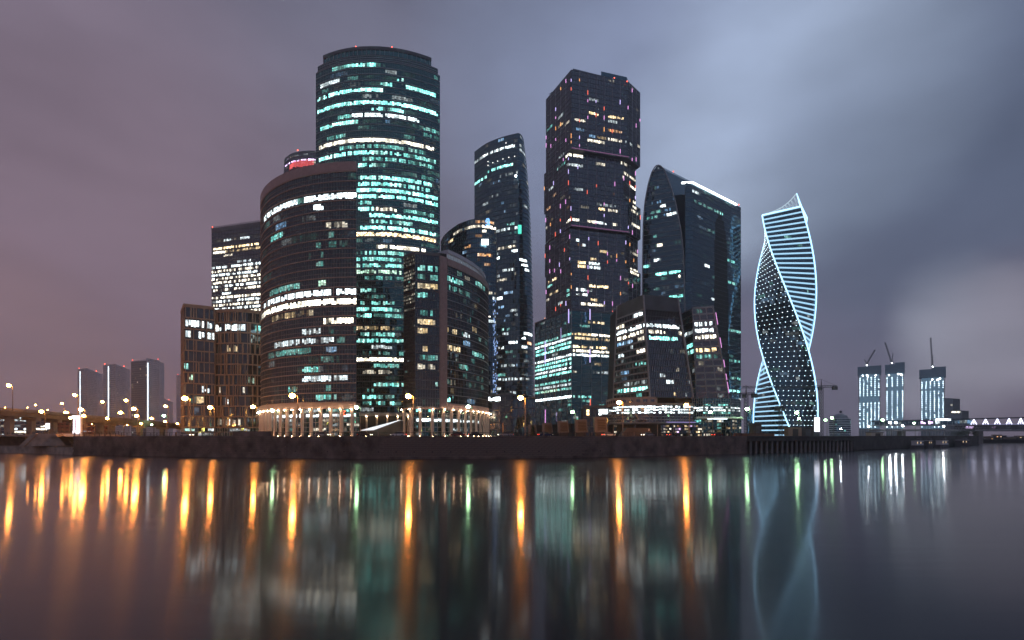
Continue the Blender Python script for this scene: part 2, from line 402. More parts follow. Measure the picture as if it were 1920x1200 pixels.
# ================================================================== SETTING: water, land, embankment
def bank(px, py): Y = EYE * 1000 / (py - HZ); return (gx(px, Y), Y)
bank_px = [(-400, 846), (0, 849), (138, 852.5), (300, 855.5), (500, 858.3), (700, 860), (850, 860), (1000, 859), (1150, 856.5), (1300, 853), (1400, 850.5)]
BANK = catmull([bank(*q) for q in bank_px], 6)
bank2 = [bank(*q) for q in [(1400, 850.5), (1500, 848), (1600, 845), (1700, 840.5), (1780, 837.5), (1835, 835)]] + [(366, 420), (380, 520)]
water_m = bpy.data.materials.new('river_water'); water_m.use_nodes = True
t = water_m.node_tree; p = t.nodes['Principled BSDF']
p.inputs['Base Color'].default_value = (.006, .008, .012, 1); p.inputs['IOR'].default_value = 1.34; p.inputs['Roughness'].default_value = .13
c = t.nodes.new('ShaderNodeTexCoord'); mpn = t.nodes.new('ShaderNodeMapping'); mpn.inputs['Scale'].default_value = (.012, .10, 1)
nz = t.nodes.new('ShaderNodeTexNoise'); nz.inputs['Scale'].default_value = 1; nz.inputs['Detail'].default_value = 4
t.links.new(c.outputs['Object'], mpn.inputs[0]); t.links.new(mpn.outputs[0], nz.inputs['Vector'])
mr = t.nodes.new('ShaderNodeMapRange'); mr.inputs[1].default_value = .3; mr.inputs[2].default_value = .7; mr.inputs[3].default_value = .07; mr.inputs[4].default_value = .11
t.links.new(nz.outputs['Fac'], mr.inputs[0]); t.links.new(mr.outputs[0], p.inputs['Roughness'])
mp3 = t.nodes.new('ShaderNodeMapping'); mp3.inputs['Scale'].default_value = (.05, .35, 1)
nz2 = t.nodes.new('ShaderNodeTexNoise'); nz2.inputs['Scale'].default_value = 1; nz2.inputs['Detail'].default_value = 3
t.links.new(c.outputs['Object'], mp3.inputs[0]); t.links.new(mp3.outputs[0], nz2.inputs['Vector'])
bp = t.nodes.new('ShaderNodeBump'); bp.inputs['Strength'].default_value = .08; bp.inputs['Distance'].default_value = .12
t.links.new(nz2.outputs['Fac'], bp.inputs['Height']); t.links.new(bp.outputs[0], p.inputs['Normal'])
tn = t.nodes.new('ShaderNodeCombineXYZ'); tn.inputs[1].default_value = 1.0
t.links.new(tn.outputs[0], p.inputs['Tangent']); p.inputs['Anisotropic'].default_value = .6
pb = t.nodes.new('ShaderNodeBsdfPrincipled'); pb.inputs['Base Color'].default_value = (.006, .008, .012, 1); pb.inputs['IOR'].default_value = 1.34; pb.inputs['Roughness'].default_value = .268
pb.inputs['Anisotropic'].default_value = .7; t.links.new(tn.outputs[0], pb.inputs['Tangent']); t.links.new(bp.outputs[0], pb.inputs['Normal'])
mx = t.nodes.new('ShaderNodeMixShader'); mx.inputs[0].default_value = .40; t.links.new(p.outputs[0], mx.inputs[1]); t.links.new(pb.outputs[0], mx.inputs[2]); t.links.new(mx.outputs[0], t.nodes['Material Output'].inputs['Surface'])
tag(MB().quad((-2500, -60, 0), (2500, -60, 0), (2500, 2400, 0), (-2500, 2400, 0)).build('river_water', water_m), None, None, kind='structure')
edge = BANK + bank2[1:]
MB().poly([(x, y, GZ - .05) for x, y in [(-2500, BANK[0][1])] + edge + [(380, 2400), (-2500, 2400)]]).build('ground', LAND)['kind'] = 'structure'
far_bank = [(gx(1780, 452), 452), (gx(1850, 449), 449), (gx(1920, 447), 447), (gx(2200, 440), 440), (2500, 430)]
MB().prism(far_bank + [(2500, 2400), (370, 2400)], -1, 3.2).build('far_shore', LAND)['kind'] = 'structure'
# carriageway and pavement behind the parapet
def offset(path, d): return inset(path, d)
ring = offset(BANK, 6.0); ring2 = offset(BANK, 20.0); ring1 = offset(BANK, .4)
V = [(x, y, GZ) for x, y in ring] + [(x, y, GZ) for x, y in ring2]; n = len(ring)
mk('road', V, [(i, i + 1, n + i + 1, n + i) for i in range(n - 1)], ASPH)['kind'] = 'structure'
band_along(None, inset(BANK, 5.85), GZ - .03, GZ + .13, .15, CONC, 'kerb', closed_in=.15)['kind'] = 'structure'
pav = mk('pavement', [(x, y, GZ + .1) for x, y in ring1] + [(x, y, GZ + .1) for x, y in inset(BANK, 5.7)], [(i, i + 1, n + i + 1, n + i) for i in range(n - 1)], CONC); pav['kind'] = 'structure'
V = []; F = []                                                      # lane dashes
for k, (a, b) in enumerate(zip(resample(offset(BANK, 13), 3)[:-1], resample(offset(BANK, 13), 3)[1:])):
    if k % 3: continue
    d = (b - a) / np.linalg.norm(b - a); nrm_ = np.array((-d[1], d[0])) * .07; m_ = len(V)
    V += [(*(a - nrm_), GZ + .006), (*(b - nrm_), GZ + .006), (*(b + nrm_), GZ + .006), (*(a + nrm_), GZ + .006)]; F.append((m_, m_ + 1, m_ + 2, m_ + 3))
mk('lane_markings', V, F, WHITE)['kind'] = 'structure'

# embankment wall of granite blocks
ip = [i for i, q in enumerate(BANK) if 960 + 1000 * q[0] / q[1] >= 136][0]
MAIN = BANK[ip:]
wall = thing('embankment_wall', 'long dark granite block embankment wall along the river below the towers', 'wall', (0, 140, 0))
band_along(wall, MAIN, -1.0, GZ - .15, -.06, DCONC, 'wall_backing', closed_in=2.5)
band_along(wall, MAIN, -1.0, .55, .35, GRAN, 'plinth', closed_in=.5)
band_along(wall, MAIN, GZ - .15, GZ + .22, .16, GRAN, 'coping', closed_in=.6)
def wall_blocks(parent, path, z0, z1, ch, bl, m, keep, seed, name='stone_block'):
    r = random.Random(seed); s = resample(path, bl); rows_ = int((z1 - z0) / ch); items = []
    for k in range(rows_):
        for i in range(len(s) - 1):
            a, b = s[i], s[i + 1]
            if k % 2: a, b = (s[i] + s[i + 1]) / 2, (s[min(i + 2, len(s) - 1)] + s[i + 1]) / 2
            c_ = (a + b) / 2; ln = np.linalg.norm(b - a)
            if ln < .3: continue
            items.append((np.linalg.norm(c_), c_, math.atan2(b[1] - a[1], b[0] - a[0]), z0 + (k + .5) * ch, ln))
    items.sort(key=lambda q: q[0] - (6 if abs(q[1][0]) < 30 else 0)); rest = MB(); base_me = None
    for q, (d_, c_, an, z, ln) in enumerate(items):
        pr = r.uniform(-.03, .05); cc = (c_[0] + math.sin(an) * pr, c_[1] - math.cos(an) * pr)
        if q < keep:
            if base_me is None:
                o = MB().box((0, 0, 0), (1, .3, ch - .05)).build(name, m, parent, local=True); base_me = o.data
            else:
                o = bpy.data.objects.new(name, base_me); col.objects.link(o); o.parent = parent
            o.location = np.array((cc[0], cc[1], z)) - root_org(parent); o.rotation_euler = (0, 0, an); o.scale = (ln - .05, 1, 1)
        else: rest.box((cc[0], cc[1], z), (ln - .05, .3, ch - .05), an)
    if rest.v: rest.build('small_' + name, m, parent, kind='stuff')
wall_blocks(wall, MAIN, .55, GZ - .15, .57, 1.7, GRAN, 300, 3)
do_ = None
for q, n_ in zip(resample(MAIN, 4.9), inset(resample(MAIN, 4.9), -.12)):
    if do_ is None: o = MB().cyl((0, -.08, 0), (0, .35, 0), .17, n=8).build('drain_outlet', IRON, wall, local=True); do_ = o.data
    else: o = bpy.data.objects.new('drain_outlet', do_); col.objects.link(o); o.parent = wall
    o.location = (n_[0], n_[1] - 140, 1.85)
# solid parapet block on the wall
pp = resample(MAIN, 1.0); sel = [q for q in pp if 431 <= 960 + 1000 * q[0] / q[1] <= 512]
par = thing('parapet_block', 'solid granite parapet raised on the embankment wall before the brown building', 'wall', (*sel[0], GZ + .22))
band_along(par, sel, GZ + .22, GZ + 1.45, .02, GRAN, 'parapet_wall', closed_in=.55)
band_along(par, sel, GZ + 1.45, GZ + 1.62, .10, GRAN, 'coping', closed_in=.7)
# iron railing
def railing(x0, x1, label):
    s = [q for q in resample(MAIN, 2.55) if x0 <= 960 + 1000 * q[0] / q[1] <= x1]
    if len(s) < 2: return
    ra = thing('railing', label, 'railing', (*s[0], GZ + .22)); z = GZ + .22
    in_ = inset(s, .25); post = None
    for k, q in enumerate(in_):
        w = .34 if k % 6 == 0 else .12
        if w > .3: MB().box((q[0], q[1], z + .62), (w, w, 1.24)).build('granite_post', GRAN, ra)
        else: MB().box((q[0], q[1], z + .55), (w, w, 1.1)).build('post', IRON, ra)
    for h, tk in ((1.05, .10), (.60, .06), (.2, .06)):
        band_along(ra, in_, z + h - tk / 2, z + h + tk / 2, .04, IRON, 'rail', closed_in=.04)
railing(138, 430, 'dark iron railing with granite posts between quay ramp and solid parapet')
railing(514, 1398, 'long dark iron railing with granite posts in front of the colonnades')

# lower landing quay with sloped ramp
LQ = BANK[:ip + 1]; qy = [q for q in LQ if 960 + 1000 * q[0] / q[1] > -250]
quay = thing('landing_quay', 'low stone landing quay with a sloping stair wall below the viaduct', 'quay', (*qy[-1], 0))
band_along(quay, qy, -1, gz(838, 185), .0, GRANP, 'quay_wall', closed_in=14)
band_along(quay, qy, gz(838, 185), gz(838, 185) + .22, .15, GRANP, 'coping', closed_in=1.0)
ib = inset(qy, 13.5)
band_along(quay, ib, -1, gz(816.3, 200), .0, GRANP, 'upper_wall', closed_in=2)
band_along(quay, ib, gz(816.3, 200), gz(816.3, 200) + .25, .12, GRANP, 'coping', closed_in=.6)
wall_blocks(quay, ib, gz(838, 185) + .3, gz(816.3, 200), .6, 1.8, GRANP, 120, 5)
Yq = 184
ramp = [(gx(45, Yq), gz(837, Yq)), (gx(70, Yq), gz(813, Yq)), (gx(116, Yq), gz(813, Yq)), (gx(138, Yq), gz(835, Yq))]
b = MB()
for y0, y1 in ((Yq - 2, Yq + 6),):
    f = [(x, y0, z) for x, z in ramp]; k = [(x, y1, z) for x, z in ramp]
    b.poly(f); b.poly(k[::-1])
    for i in range(4): j = (i + 1) % 4; b.quad(f[j], f[i], k[i], k[j])
b.build('stair_wall', GRANP, quay)
b = MB()
for x0, z0, x1, z1 in ((116, 813, 139, 836), (45, 837, 70, 813)):
    b.cyl((gx(x0, Yq - 2.1), Yq - 2.1, gz(z0, Yq)), (gx(x1, Yq - 2.1), Yq - 2.1, gz(z1, Yq)), .28, n=4)
b.build('stair_coping', GRANP, quay)
st = MB()
for k in range(10):
    st.box((gx(120 + k * 1.9, Yq - 1), Yq - 3, gz(834, Yq) + (10 - k) * .38 - .3), (.5, 3.2, .38))
st.build('stair_step', GRANP, quay, kind='stuff')
ql = thing('quay_railing', 'thin iron railing on the upper wall of the landing quay', 'railing', (*ib[0], gz(816.3, 200) + .25)); z = gz(816.3, 200) + .25
for q in resample(ib, 2.8): MB().box((q[0], q[1], z + .55), (.12, .12, 1.1)).build('post', IRON, ql)
for h in (1.05, .55): band_along(ql, ib, z + h - .05, z + h + .05, .04, IRON, 'rail', closed_in=.04)

# right-hand pier on piles, sheet fence, plain quay wall
PIER = catmull(bank2[:3], 8)
pier = thing('pier', 'dark concrete pier on rows of piles below the twisted tower', 'pier', (*PIER[0], 0))
band_along(pier, PIER, GZ - 1.6, GZ - .2, .0, DCONC, 'deck_edge', closed_in=9)
band_along(pier, PIER, GZ - .2, GZ + .25, .3, DCONC, 'deck_slab', closed_in=9)
band_along(pier, inset(PIER, 7.0), -1, GZ - 1.6, 0, DCONC, 'back_wall', closed_in=1)
pile = None
for k, q in enumerate(resample(inset(PIER, .7), 2.9)):
    if pile is None: o = MB().cyl((0, 0, -1), (0, 0, GZ - 1.6), .42, n=10).build('pile', CONC, pier, local=True); pile = o.data
    else: o = bpy.data.objects.new('pile', pile); col.objects.link(o); o.parent = pier
    o.location = (q[0] - PIER[0][0], q[1] - PIER[0][1], 0)
qw = bank2[2:7]
qwall = thing('quay_wall', 'plain weathered concrete quay wall between the pier and the moored boats', 'wall', (*qw[0], 0))
band_along(qwall, qw, -1, GZ - .1, 0, DCONC, 'wall_face', closed_in=3)
band_along(qwall, qw, GZ - .1, GZ + .25, .2, DCONC, 'coping', closed_in=1)
band_along(qwall, qw, .2, .8, .3, DCONC, 'fender_beam', closed_in=.2)
fen = thing('sheet_fence', 'rusty brown ribbed sheet fence at the root of the pier', 'fence', (*bank2[0], GZ))
fp = [pt(1376, 184), pt(1400, 187), pt(1452, 205)]
for k, (a, b) in enumerate(zip(resample(fp, .9)[:-1], resample(fp, .9)[1:])):
    an = math.atan2(b[1] - a[1], b[0] - a[0])
    MB().box(((a[0] + b[0]) / 2, (a[1] + b[1]) / 2, GZ + .35), (.78, .12 if k % 2 else .2, 1.5), an).build('panel', RUST, fen)
band_along(fen, fp, GZ + 1.1, GZ + 1.22, .12, RUST, 'top_rail', closed_in=.12)

# ================================================================== TOWERS
def colonnade(root, path, spacing, ztop, cr, m, glass_path, z0=GZ, rows=(), lightm=E_WARMDOWN, seed=2, lampgap=.75):
    """Round columns with lit tops in front of a recessed lobby wall."""
    cmesh = lm = hm = None; o0 = ORG[root.name]
    q = resample(path, spacing); t = np.gradient(q, axis=0); t /= np.linalg.norm(t, axis=1, keepdims=True); nn = np.stack([t[:, 1], -t[:, 0]], 1)
    for (x, y), n_ in zip(q, nn):
        if cmesh is None:
            a = MB().cyl((0, 0, z0), (0, 0, ztop), cr, n=14).build('column', m, root, local=True, smooth_=False); cmesh = a.data
            h = MB().cyl((0, 0, ztop - .5), (0, 0, ztop + .02), cr * 1.02, cr * 1.35, n=14).build('capital', m, a, local=True); hm = h.data
            l = MB().box((0, 0, 0), (.34, .34, .2)).build('downlight', lightm, root, local=True); lm = l.data
            u_ = MB().box((0, 0, 0), (.2, .2, .1)).build('uplight', E_UP, root, local=True); um = u_.data
        else:
            a = bpy.data.objects.new('column', cmesh); h = bpy.data.objects.new('capital', hm); l = bpy.data.objects.new('downlight', lm); u_ = bpy.data.objects.new('uplight', um)
            for e, p_ in ((a, root), (h, a), (l, root), (u_, root)): col.objects.link(e); e.parent = p_
        a.location = (x - o0[0], y - o0[1], -o0[2])
        lx, ly = x + n_[0] * (cr + lampgap), y + n_[1] * (cr + lampgap)
        l.location = (lx - o0[0], ly - o0[1], ztop - .32 - o0[2])
        u_.location = (lx - o0[0], ly - o0[1], z0 + .15 - o0[2])
    g = resample(glass_path, 1.5); G = grid(g, z0, ztop + .4, 6)
    skin(root, G, G_TEAL, band=ALU, mull=ALU, bh=.22, bd=.1, mw=.14, md=.14, mevery=2, rows=rows, dens=.42, palette='TWWWC', run=(3, 8), bright=(.12, 1.0), bname='lobby_transom', pane='lobby_pane', seed=seed)

# --- round-fronted wing (B) of the riverside complex
cB, rB = (-72.4, 318.0), 70.0
pB = arc(cB, rB, -188, -90, 70)
ztB = gz(303, 248)
tw = thing('curved_office_wing', 'dark glass office block with bowed front, bronze floor bands and colonnade', 'building', (-95, 275, GZ))
rowsB = [(495, 668, 364, 'W', 2.0, .97, 590), (557, 570, 385, 'T', .3), (587, 608, 391, 'W', 2.2), (507, 530, 452, 'T', .9), (610, 653, 420, 'C', .5, .6), (517, 540, 421, 'B', .4),
         (592, 607, 490, 'T', .5), (597, 613, 523, 'G', .9), (505, 563, 541, 'T', .55), (495, 622, 551, 'W', 2.1, .97, 557), (633, 668, 538, 'W', 2.3),
         (510, 593, 585, 'Y', .45, .55), (608, 663, 594, 'C', 1.6, .9), (567, 603, 620, 'W', .8, .7), (515, 632, 639, 'W', 1.0, .88, 573), (610, 632, 652, 'B', .5), (503, 583, 660, 'T', .3),
         (567, 596, 692, 'T', .7), (567, 653, 709, 'W', 1.2, .85), (593, 630, 745, 'T', .6), (540, 560, 730, 'T', .3)]
z0B, z1B = gz(754, 248), gz(321, 248)
GB = grid(resample(pB, 1.35), z0B, z1B, 24)
rowsB.append((490, 668, 563, 'C', 2.6, 1.0, 580))
skin(tw, GB, G_DARK, band=COPPER, mull=STEEL, bh=.40, bd=.28, mw=.11, md=.06, rows=rowsB, dens=.24, palette='TTTTWB', run=(2, 7), bright=(.03, .3), transom=.05, seed=11)
core(tw, pB, [(-95, 300), (-110, 325)], z0B - 3, ztB - .5)
band_along(tw, pB, z1B + .3, ztB, .35, PINK, 'parapet', closed_in=1.5)
band_along(tw, pB, gz(766, 248), z0B - .25, .9, COPPER, 'base_cornice', closed_in=6)
colonnade(tw, arc(cB, rB + .2, -185, -91.5, 60), 5.1, gz(766, 248), .82, CREAM, arc(cB, rB - 4.5, -188, -90, 50), seed=21, rows=[(495, 668, 783, 'W', 1.6, .95, 620)])
tr = MB()
for i in range(0, 70):                                              # struts of the lit plant floor
    pass
jm = int(round((gz(563, 262) - z0B) / ((z1B - z0B) / 24)))
for q in resample(pB, 5.4): tr.box((q[0], q[1], z0B + (jm + .5) * (z1B - z0B) / 24), (.35, .35, (z1B - z0B) / 24))
tr.build('plant_floor_strut', COPPER, tw, kind='stuff')

# --- tall round-fronted tower (C)
dC = np.array((-.03, 1.0)); dC /= np.linalg.norm(dC); PC = np.array((-94.6, 365.0)); cC = PC + 77 * dC; aC = math.degrees(math.atan2(-dC[1], -dC[0]))
pC = arc(cC, 77, aC - 34.5, aC + 34.5, 60)
twC = thing('round_tower', 'tallest dark teal glass tower with bowed front and flat curved roof', 'skyscraper', (*cC, GZ))
rowsC = [(657, 677, 110, 'T', 1.2), (652, 707, 118, 'T', 1.5), (622, 651, 126, 'T', .4), (768, 805, 120, 'G', 1.3, .8), (600, 638, 157, 'W', 1.1, .8), (712, 737, 152, 'T', 1.1, .8), (743, 758, 154, 'T', 1.2),
         (595, 717, 175, 'T', 1.9, .96, 656), (763, 817, 172.5, 'T', 1.8), (595, 821, 188, 'T', 2.0, .97, 707), (697, 757, 208, 'T', 1.4, .85), (633, 660, 218, 'T', .6), (660, 787, 217, 'W', 1.5, .88, 710),
         (600, 672, 235, 'T', 1.5), (795, 817, 241, 'T', .5), (613, 647, 255, 'T', .5), (597, 815, 258.5, 'C', 1.8, .94, 707), (637, 757, 270, 'T', .55, .7), (713, 800, 281, 'T', .5, .7), (597, 700, 290, 'T', 1.6, .9, 690), (700, 817, 290, 'T', .9, .7, 720),
         (680, 813, 302, 'T', .7, .6), (671, 707, 312.5, 'T', 1.6), (670, 810, 337, 'T', 1.3, .88), (670, 807, 347, 'T', 1.3, .85), (668, 820, 358, 'T', 1.6, .9), (668, 820, 370, 'T', 1.5, .9), (668, 700, 382, 'T', 1.0, .7),
         (670, 700, 394, 'T', 1.5), (700, 742, 394, 'C', 1.4, .8), (757, 815, 396, 'T', .8, .6), (692, 820, 406, 'T', 2.0, .95), (695, 775, 420, 'T', 1.0, .7), (675, 777, 431.5, 'T', 1.8, .93), (785, 820, 442, 'T', 1.3, .85),
         (668, 818, 446, 'Y', 2.6, 1, 743), (707, 797, 460, 'C', 1.7, .9), (686, 757, 473, 'T', .9, .7), (668, 757, 487, 'T', 1.1, .85), (668, 757, 501, 'T', 1.1, .85), (668, 757, 514, 'G', 1.0, .8), (680, 757, 526, 'T', .4, .6),
         (670, 697, 540, 'T', .9), (676, 740, 568, 'T', .8, .75), (668, 748, 583, 'T', 1.1, .75), (668, 696, 596, 'T', 1.4), (724, 757, 597, 'T', .7), (668, 738, 610, 'Y', .7, .4), (676, 738, 623, 'T', .9, .7), (668, 757, 639, 'T', 1.2, .9),
         (696, 735, 653, 'W', .8, .8), (668, 757, 668, 'C', 2.0, .97), (700, 750, 683, 'T', .5), (676, 738, 697, 'C', .6, .5), (700, 757, 726, 'T', .9, .8), (676, 738, 742, 'T', 1.1, .45), (676, 746, 755, 'T', 1.1, .45)]
z0C, z1C = gz(774, 368), gz(117, 366); nC = 56
GC = grid(resample(pC, 1.55), z0C, z1C, nC)
skin(twC, GC, G_TEAL, band=ALU, mull=STEEL, bh=.42, bd=.22, mw=.14, md=.12, rows=rowsC, dens=.5, palette='TTTTTTWB', run=(2, 9), bright=(.04, .42), transom=.04, seed=12)
bk = [tuple(cC + 66 * dC + np.array((25, 0))), tuple(cC + 66 * dC - np.array((25, 0)))]
perp = np.array((dC[1], -dC[0])); bkc = lambda w_, d_: [tuple(PC + dC * (d_ + 14) + perp * w_), tuple(PC + dC * (d_ + 34) + perp * w_ * .5), tuple(PC + dC * (d_ + 34) - perp * w_ * .5), tuple(PC + dC * (d_ + 14) - perp * w_)]
core(twC, pC, bkc(40, 5), GZ, z1C)
pC2 = arc(cC, 76.4, aC - 33.5, aC + 33.5, 50)
zt = gz(105, 366)
skin(twC, grid(resample(pC2, 1.55), z1C, zt, 3), G_TEAL, band=ALU, mull=STEEL, bh=.35, bd=.2, seed=5)
core(twC, pC2, bkc(38, 5), z1C - 1, zt + 1)
pC3 = arc(cC, 75.5, aC - 30, aC + 30, 50)
skin(twC, grid(resample(pC3, 1.55), zt, zt + 4.8, 1), G_TEAL, band=STEEL, mull=ALU, bh=.4, bd=.25, mw=.25, md=.25, mevery=2, seed=5)
band_along(twC, pC3, zt + 4.8, zt + 6.8, .5, ROOF, 'roof_edge', closed_in=30)
for s in (-28, -10, 9, 29): q = cC + 75 * np.array((math.cos(R(aC + s)), math.sin(R(aC + s)))); beacon(twC, (q[0], q[1], zt + 8.0 - abs(s) * .04), .45)
jm = int(round((gz(446, 367) - z0C) / ((z1C - z0C) / nC) - .5)); hC = (z1C - z0C) / nC; tr = MB(); qs = resample(pC, 5.6)
for k in range(len(qs) - 1):
    a, b = (qs[k], qs[k + 1]) if k % 2 else (qs[k + 1], qs[k])
    tr.cyl((a[0], a[1], z0C + jm * hC), (b[0], b[1], z0C + (jm + 1) * hC), .28, n=5)
tr.build('plant_floor_truss', COPPER, twC, kind='stuff')
band_along(twC, pC, gz(780, 368), z0C - .2, .8, ALU, 'base_cornice', closed_in=5)
colonnade(twC, pC[22:54], 7.2, gz(780, 366), .7, CREAM, arc(cC, 73, aC - 20, aC + 30, 40), seed=22, rows=[(668, 757, 786, 'Y', .9, .6)])

# --- low wing (A) with corner block and bowed side
twA = thing('low_office_wing', 'low dark glass office block with rose pier, bowed flank and white roof gallery', 'building', (-32, 270, GZ))
ztA = gz(471, 250); z0A, z1A = gz(763, 251), gz(476, 250)
pA1 = [(-52.1, 256.5), (-45.5, 250)]; pA2 = [(-45.5, 250), (-34, 253)]; pA3 = catmull([(-31.2, 256.5), (-23.4, 269), (-16.7, 285), (-13.6, 302), (-15, 318)], 10)
rA1 = [(757, 778, 480 + k * 9, 'C', .45, .25) for k in range(0, 12)]
rA2 = [(785, 823, 509, 'T', 1.0, .9), (785, 823, 527, 'T', .6, .7), (785, 823, 544, 'Y', .7, .8), (783, 804, 560, 'T', 1.0), (787, 812, 581, 'T', .7, .6), (783, 818, 596, 'Y', .8, .8), (785, 802, 617, 'Y', .9), (786, 802, 653, 'Y', .6), (790, 823, 672, 'T', .35, .5), (785, 820, 691, 'C', .6, .7), (815, 823, 728, 'T', .6)]
rA3 = [(836, 868, 520, 'T', .9, .9), (890, 910, 537, 'T', .9, .85), (840, 880, 537, 'T', .4, .7), (850, 867, 592, 'C', .35, .6), (836, 857, 623, 'Y', .6, .6), (868, 880, 634, 'W', 1.1), (868, 884, 645, 'B', .7), (838, 864, 661, 'Y', 1.0, .7), (886, 908, 670, 'T', .9, .85), (860, 878, 685, 'T', .6), (838, 846, 750, 'T', 1.4), (876, 890, 750, 'B', .5)]
skin(twA, grid(resample(pA1, .75), z0A, z1A, 44), G_DARK, band=STEEL, mull=STEEL, bh=.14, bd=.08, mw=.08, md=.08, rows=rA1, tilt=.03, dens=.08, palette='CTW', run=(1, 2), bright=(.1, .9), seed=31)
skin(twA, grid(resample(pA2, 1.2), z0A, z1A, 17), G_DARK, band=STEEL, mull=STEEL, bh=.35, bd=.1, mw=.12, md=.1, rows=rA2, dens=.05, palette='TYC', run=(2, 4), bright=(.1, .5), transom=.04, seed=32)
skin(twA, grid(resample(pA3, 1.25), z0A + 2, z1A - 3, 16), G_DARK, band=ALU, mull=STEEL, bh=.32, bd=.2, mw=.12, md=.1, rows=rA3, dens=.30, palette='TTTTYC', run=(1, 4), bright=(.04, .4), transom=.04, seed=33)
allA = pA1[:1] + pA2 + pA3
core(twA, allA, [(-30, 322), (-58, 300)], GZ + 13.5, z1A - .5)
b = MB(); pier_poly = [(-34.2, 252.7), (-31.0, 255.9), (-32.4, 258.6), (-36, 255)]; b.prism(pier_poly, z0A - .6, ztA - 1); b.build('rose_pier', PINK, twA)
band_along(twA, pA3, z1A - 3.2, ztA - 1.2, .4, PINK, 'top_frame', closed_in=1.5)
band_along(twA, pA3, z0A - 1.2, z0A + 1.9, .45, PINK, 'base_frame', closed_in=5)
band_along(twA, pA1[:1] + pA2, z1A - .2, ztA, .15, STEEL, 'parapet', closed_in=1.2)
gl = [tuple(np.array(q) * 1.0 + np.array((-2.5, 4.5))) for q in pA3[2:34]]
zg = ztA - 1
skin(twA, grid(resample(gl, 1.6), zg, zg + 4.6, 1), mat('gallery_glass', (.12, .15, .18), .2, ior=1.6, emit=(.7, .85, 1.0), estr=.16, sampling='NONE'), band=WHITE, mull=WHITE, bh=.5, bd=.3, mw=.3, md=.3, seed=6, bname='gallery_rail')
band_along(twA, gl, zg + 4.6, zg + 6.4, .8, mat('gallery_roof', (.55, .58, .62), .4, noise=.1), 'gallery_roof', closed_in=6)
MB().prism(inset(gl, .3) + [(-30, 300), (-36, 262)], zg - 1, zg + 4.4).build('gallery_core', CORE, twA)
colA = [(-52.0, 256.3), (-45.4, 250.2), (-34, 253.2), (-31, 256.5)] + pA3[3:]
band_along(twA, allA, gz(766, 251), z0A - .3, .35, PINK, 'base_cornice', closed_in=5)
colonnade(twA, colA, 5.6, gz(766, 251), .74, CREAM, [(-50, 262), (-44.5, 255), (-36, 257.5), (-27, 272), (-20.5, 287), (-17.5, 304)], seed=23, rows=[(836, 900, 786, 'W', 1.5, .8), (780, 830, 787, 'W', 1.5, .9)])
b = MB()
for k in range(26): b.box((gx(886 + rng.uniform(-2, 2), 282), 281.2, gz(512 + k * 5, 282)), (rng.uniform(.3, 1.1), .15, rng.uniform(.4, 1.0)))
b.build('reflected_led_strip', mat('reflection_blue_glow', (.05, .05, .06), .3, emit=(.25, .6, .95), estr=.55, sampling='NONE'), twA, kind='stuff')  # reflection of the LED strip, put in as small glowing boxes

# --- brown stone office: two volumes
def brown_block(label, path, back, zt, rows_, nf, seed, floors_y):
    root = thing('stone_grid_office', label, 'building', (*path[0], GZ))
    pth = resample(path, 1.35); G = grid(pth, GZ + 5.5, zt - 1.6, nf * 1)
    skin(root, G, G_DARK, band=BROWN, mull=None, bh=.75, bd=.42, rows=rows_, dens=.09, palette='WTCB', run=(1, 4), bright=(.08, .55), bstep=1, seed=seed)
    core(root, path if len(path) > 2 else resample(path, 3), back, GZ, zt - 1)
    band_along(root, path, zt - 1.6, zt, .55, BROWN, 'cornice', closed_in=1.5)
    r = random.Random(seed); me = None; h = (zt - 1.6 - GZ - 5.5) / nf; i0 = 0
    tt = np.gradient(pth, axis=0); made = 0; small = MB()
    for j in range(nf):                                            # uneven stone piers, storey by storey
        k = 0
        while k < len(pth):
            q = pth[k]; an = math.atan2(tt[k][1], tt[k][0]); w = r.choice((.35, .35, .6, .9))
            c_ = (q[0], q[1], GZ + 5.5 + (j + .5) * h)
            if made < 280: MB().box(c_, (w, .8, h - .7), an).build('stone_pier', BROWN, root); made += 1
            else: small.box(c_, (w, .8, h - .7), an)
            k += r.choice((1, 1, 2, 2, 3))
    if small.v: small.build('small_stone_pier', BROWN, root, kind='stuff')
    G2 = grid(resample(path, 1.7), GZ, GZ + 5.2, 2)
    skin(root, G2, G_TEAL, band=ALU, mull=ALU, bh=.3, bd=.2, mw=.15, md=.15, rows=(), dens=.55, palette='WWT', run=(3, 8), bright=(.3, 2.0), bname='shop_fascia', pane='shop_pane', seed=seed + 1)
    return root
s = 1.15
pl = [(-181 * s, 292 * s), (-169 * s, 275 * s), (-157.6 * s, 282.5 * s)]
r1 = [(350, 384, 611, 'W', 1.5, .85), (390, 398, 613, 'W', 1.2), (347, 360, 632, 'W', .9), (375, 384, 632, 'W', 1.5), (387, 400, 634, 'W', 1.2), (346, 352, 679, 'T', .8), (355, 368, 713, 'G', .6, .6), (377, 394, 735, 'W', 1.0), (370, 385, 756, 'Y', .8, .6)]
brown_block('brown stone office corner volume with uneven window grid beside the viaduct', pl, [(-157 * s, 300 * s), (-170 * s, 305 * s)], gz(569, 275 * s), r1, 11, 41, None)
pr_ = catmull([(gx(404, 326), 326), (gx(430, 324), 324), (gx(462, 325), 325), (gx(496, 331), 331)], 6)
r2 = [(403, 414, 620, 'W', 1.3), (423, 445, 621, 'W', 1.5, .8), (446, 458, 622, 'W', .9), (478, 490, 624, 'T', .8), (424, 446, 661, 'Y', .7, .5), (455, 462, 728, 'C', 1.0), (460, 476, 721, 'G', .5, .5), (408, 414, 738, 'C', .9), (422, 430, 749, 'W', 1.0), (402, 450, 793, 'C', 1.0, .35)]
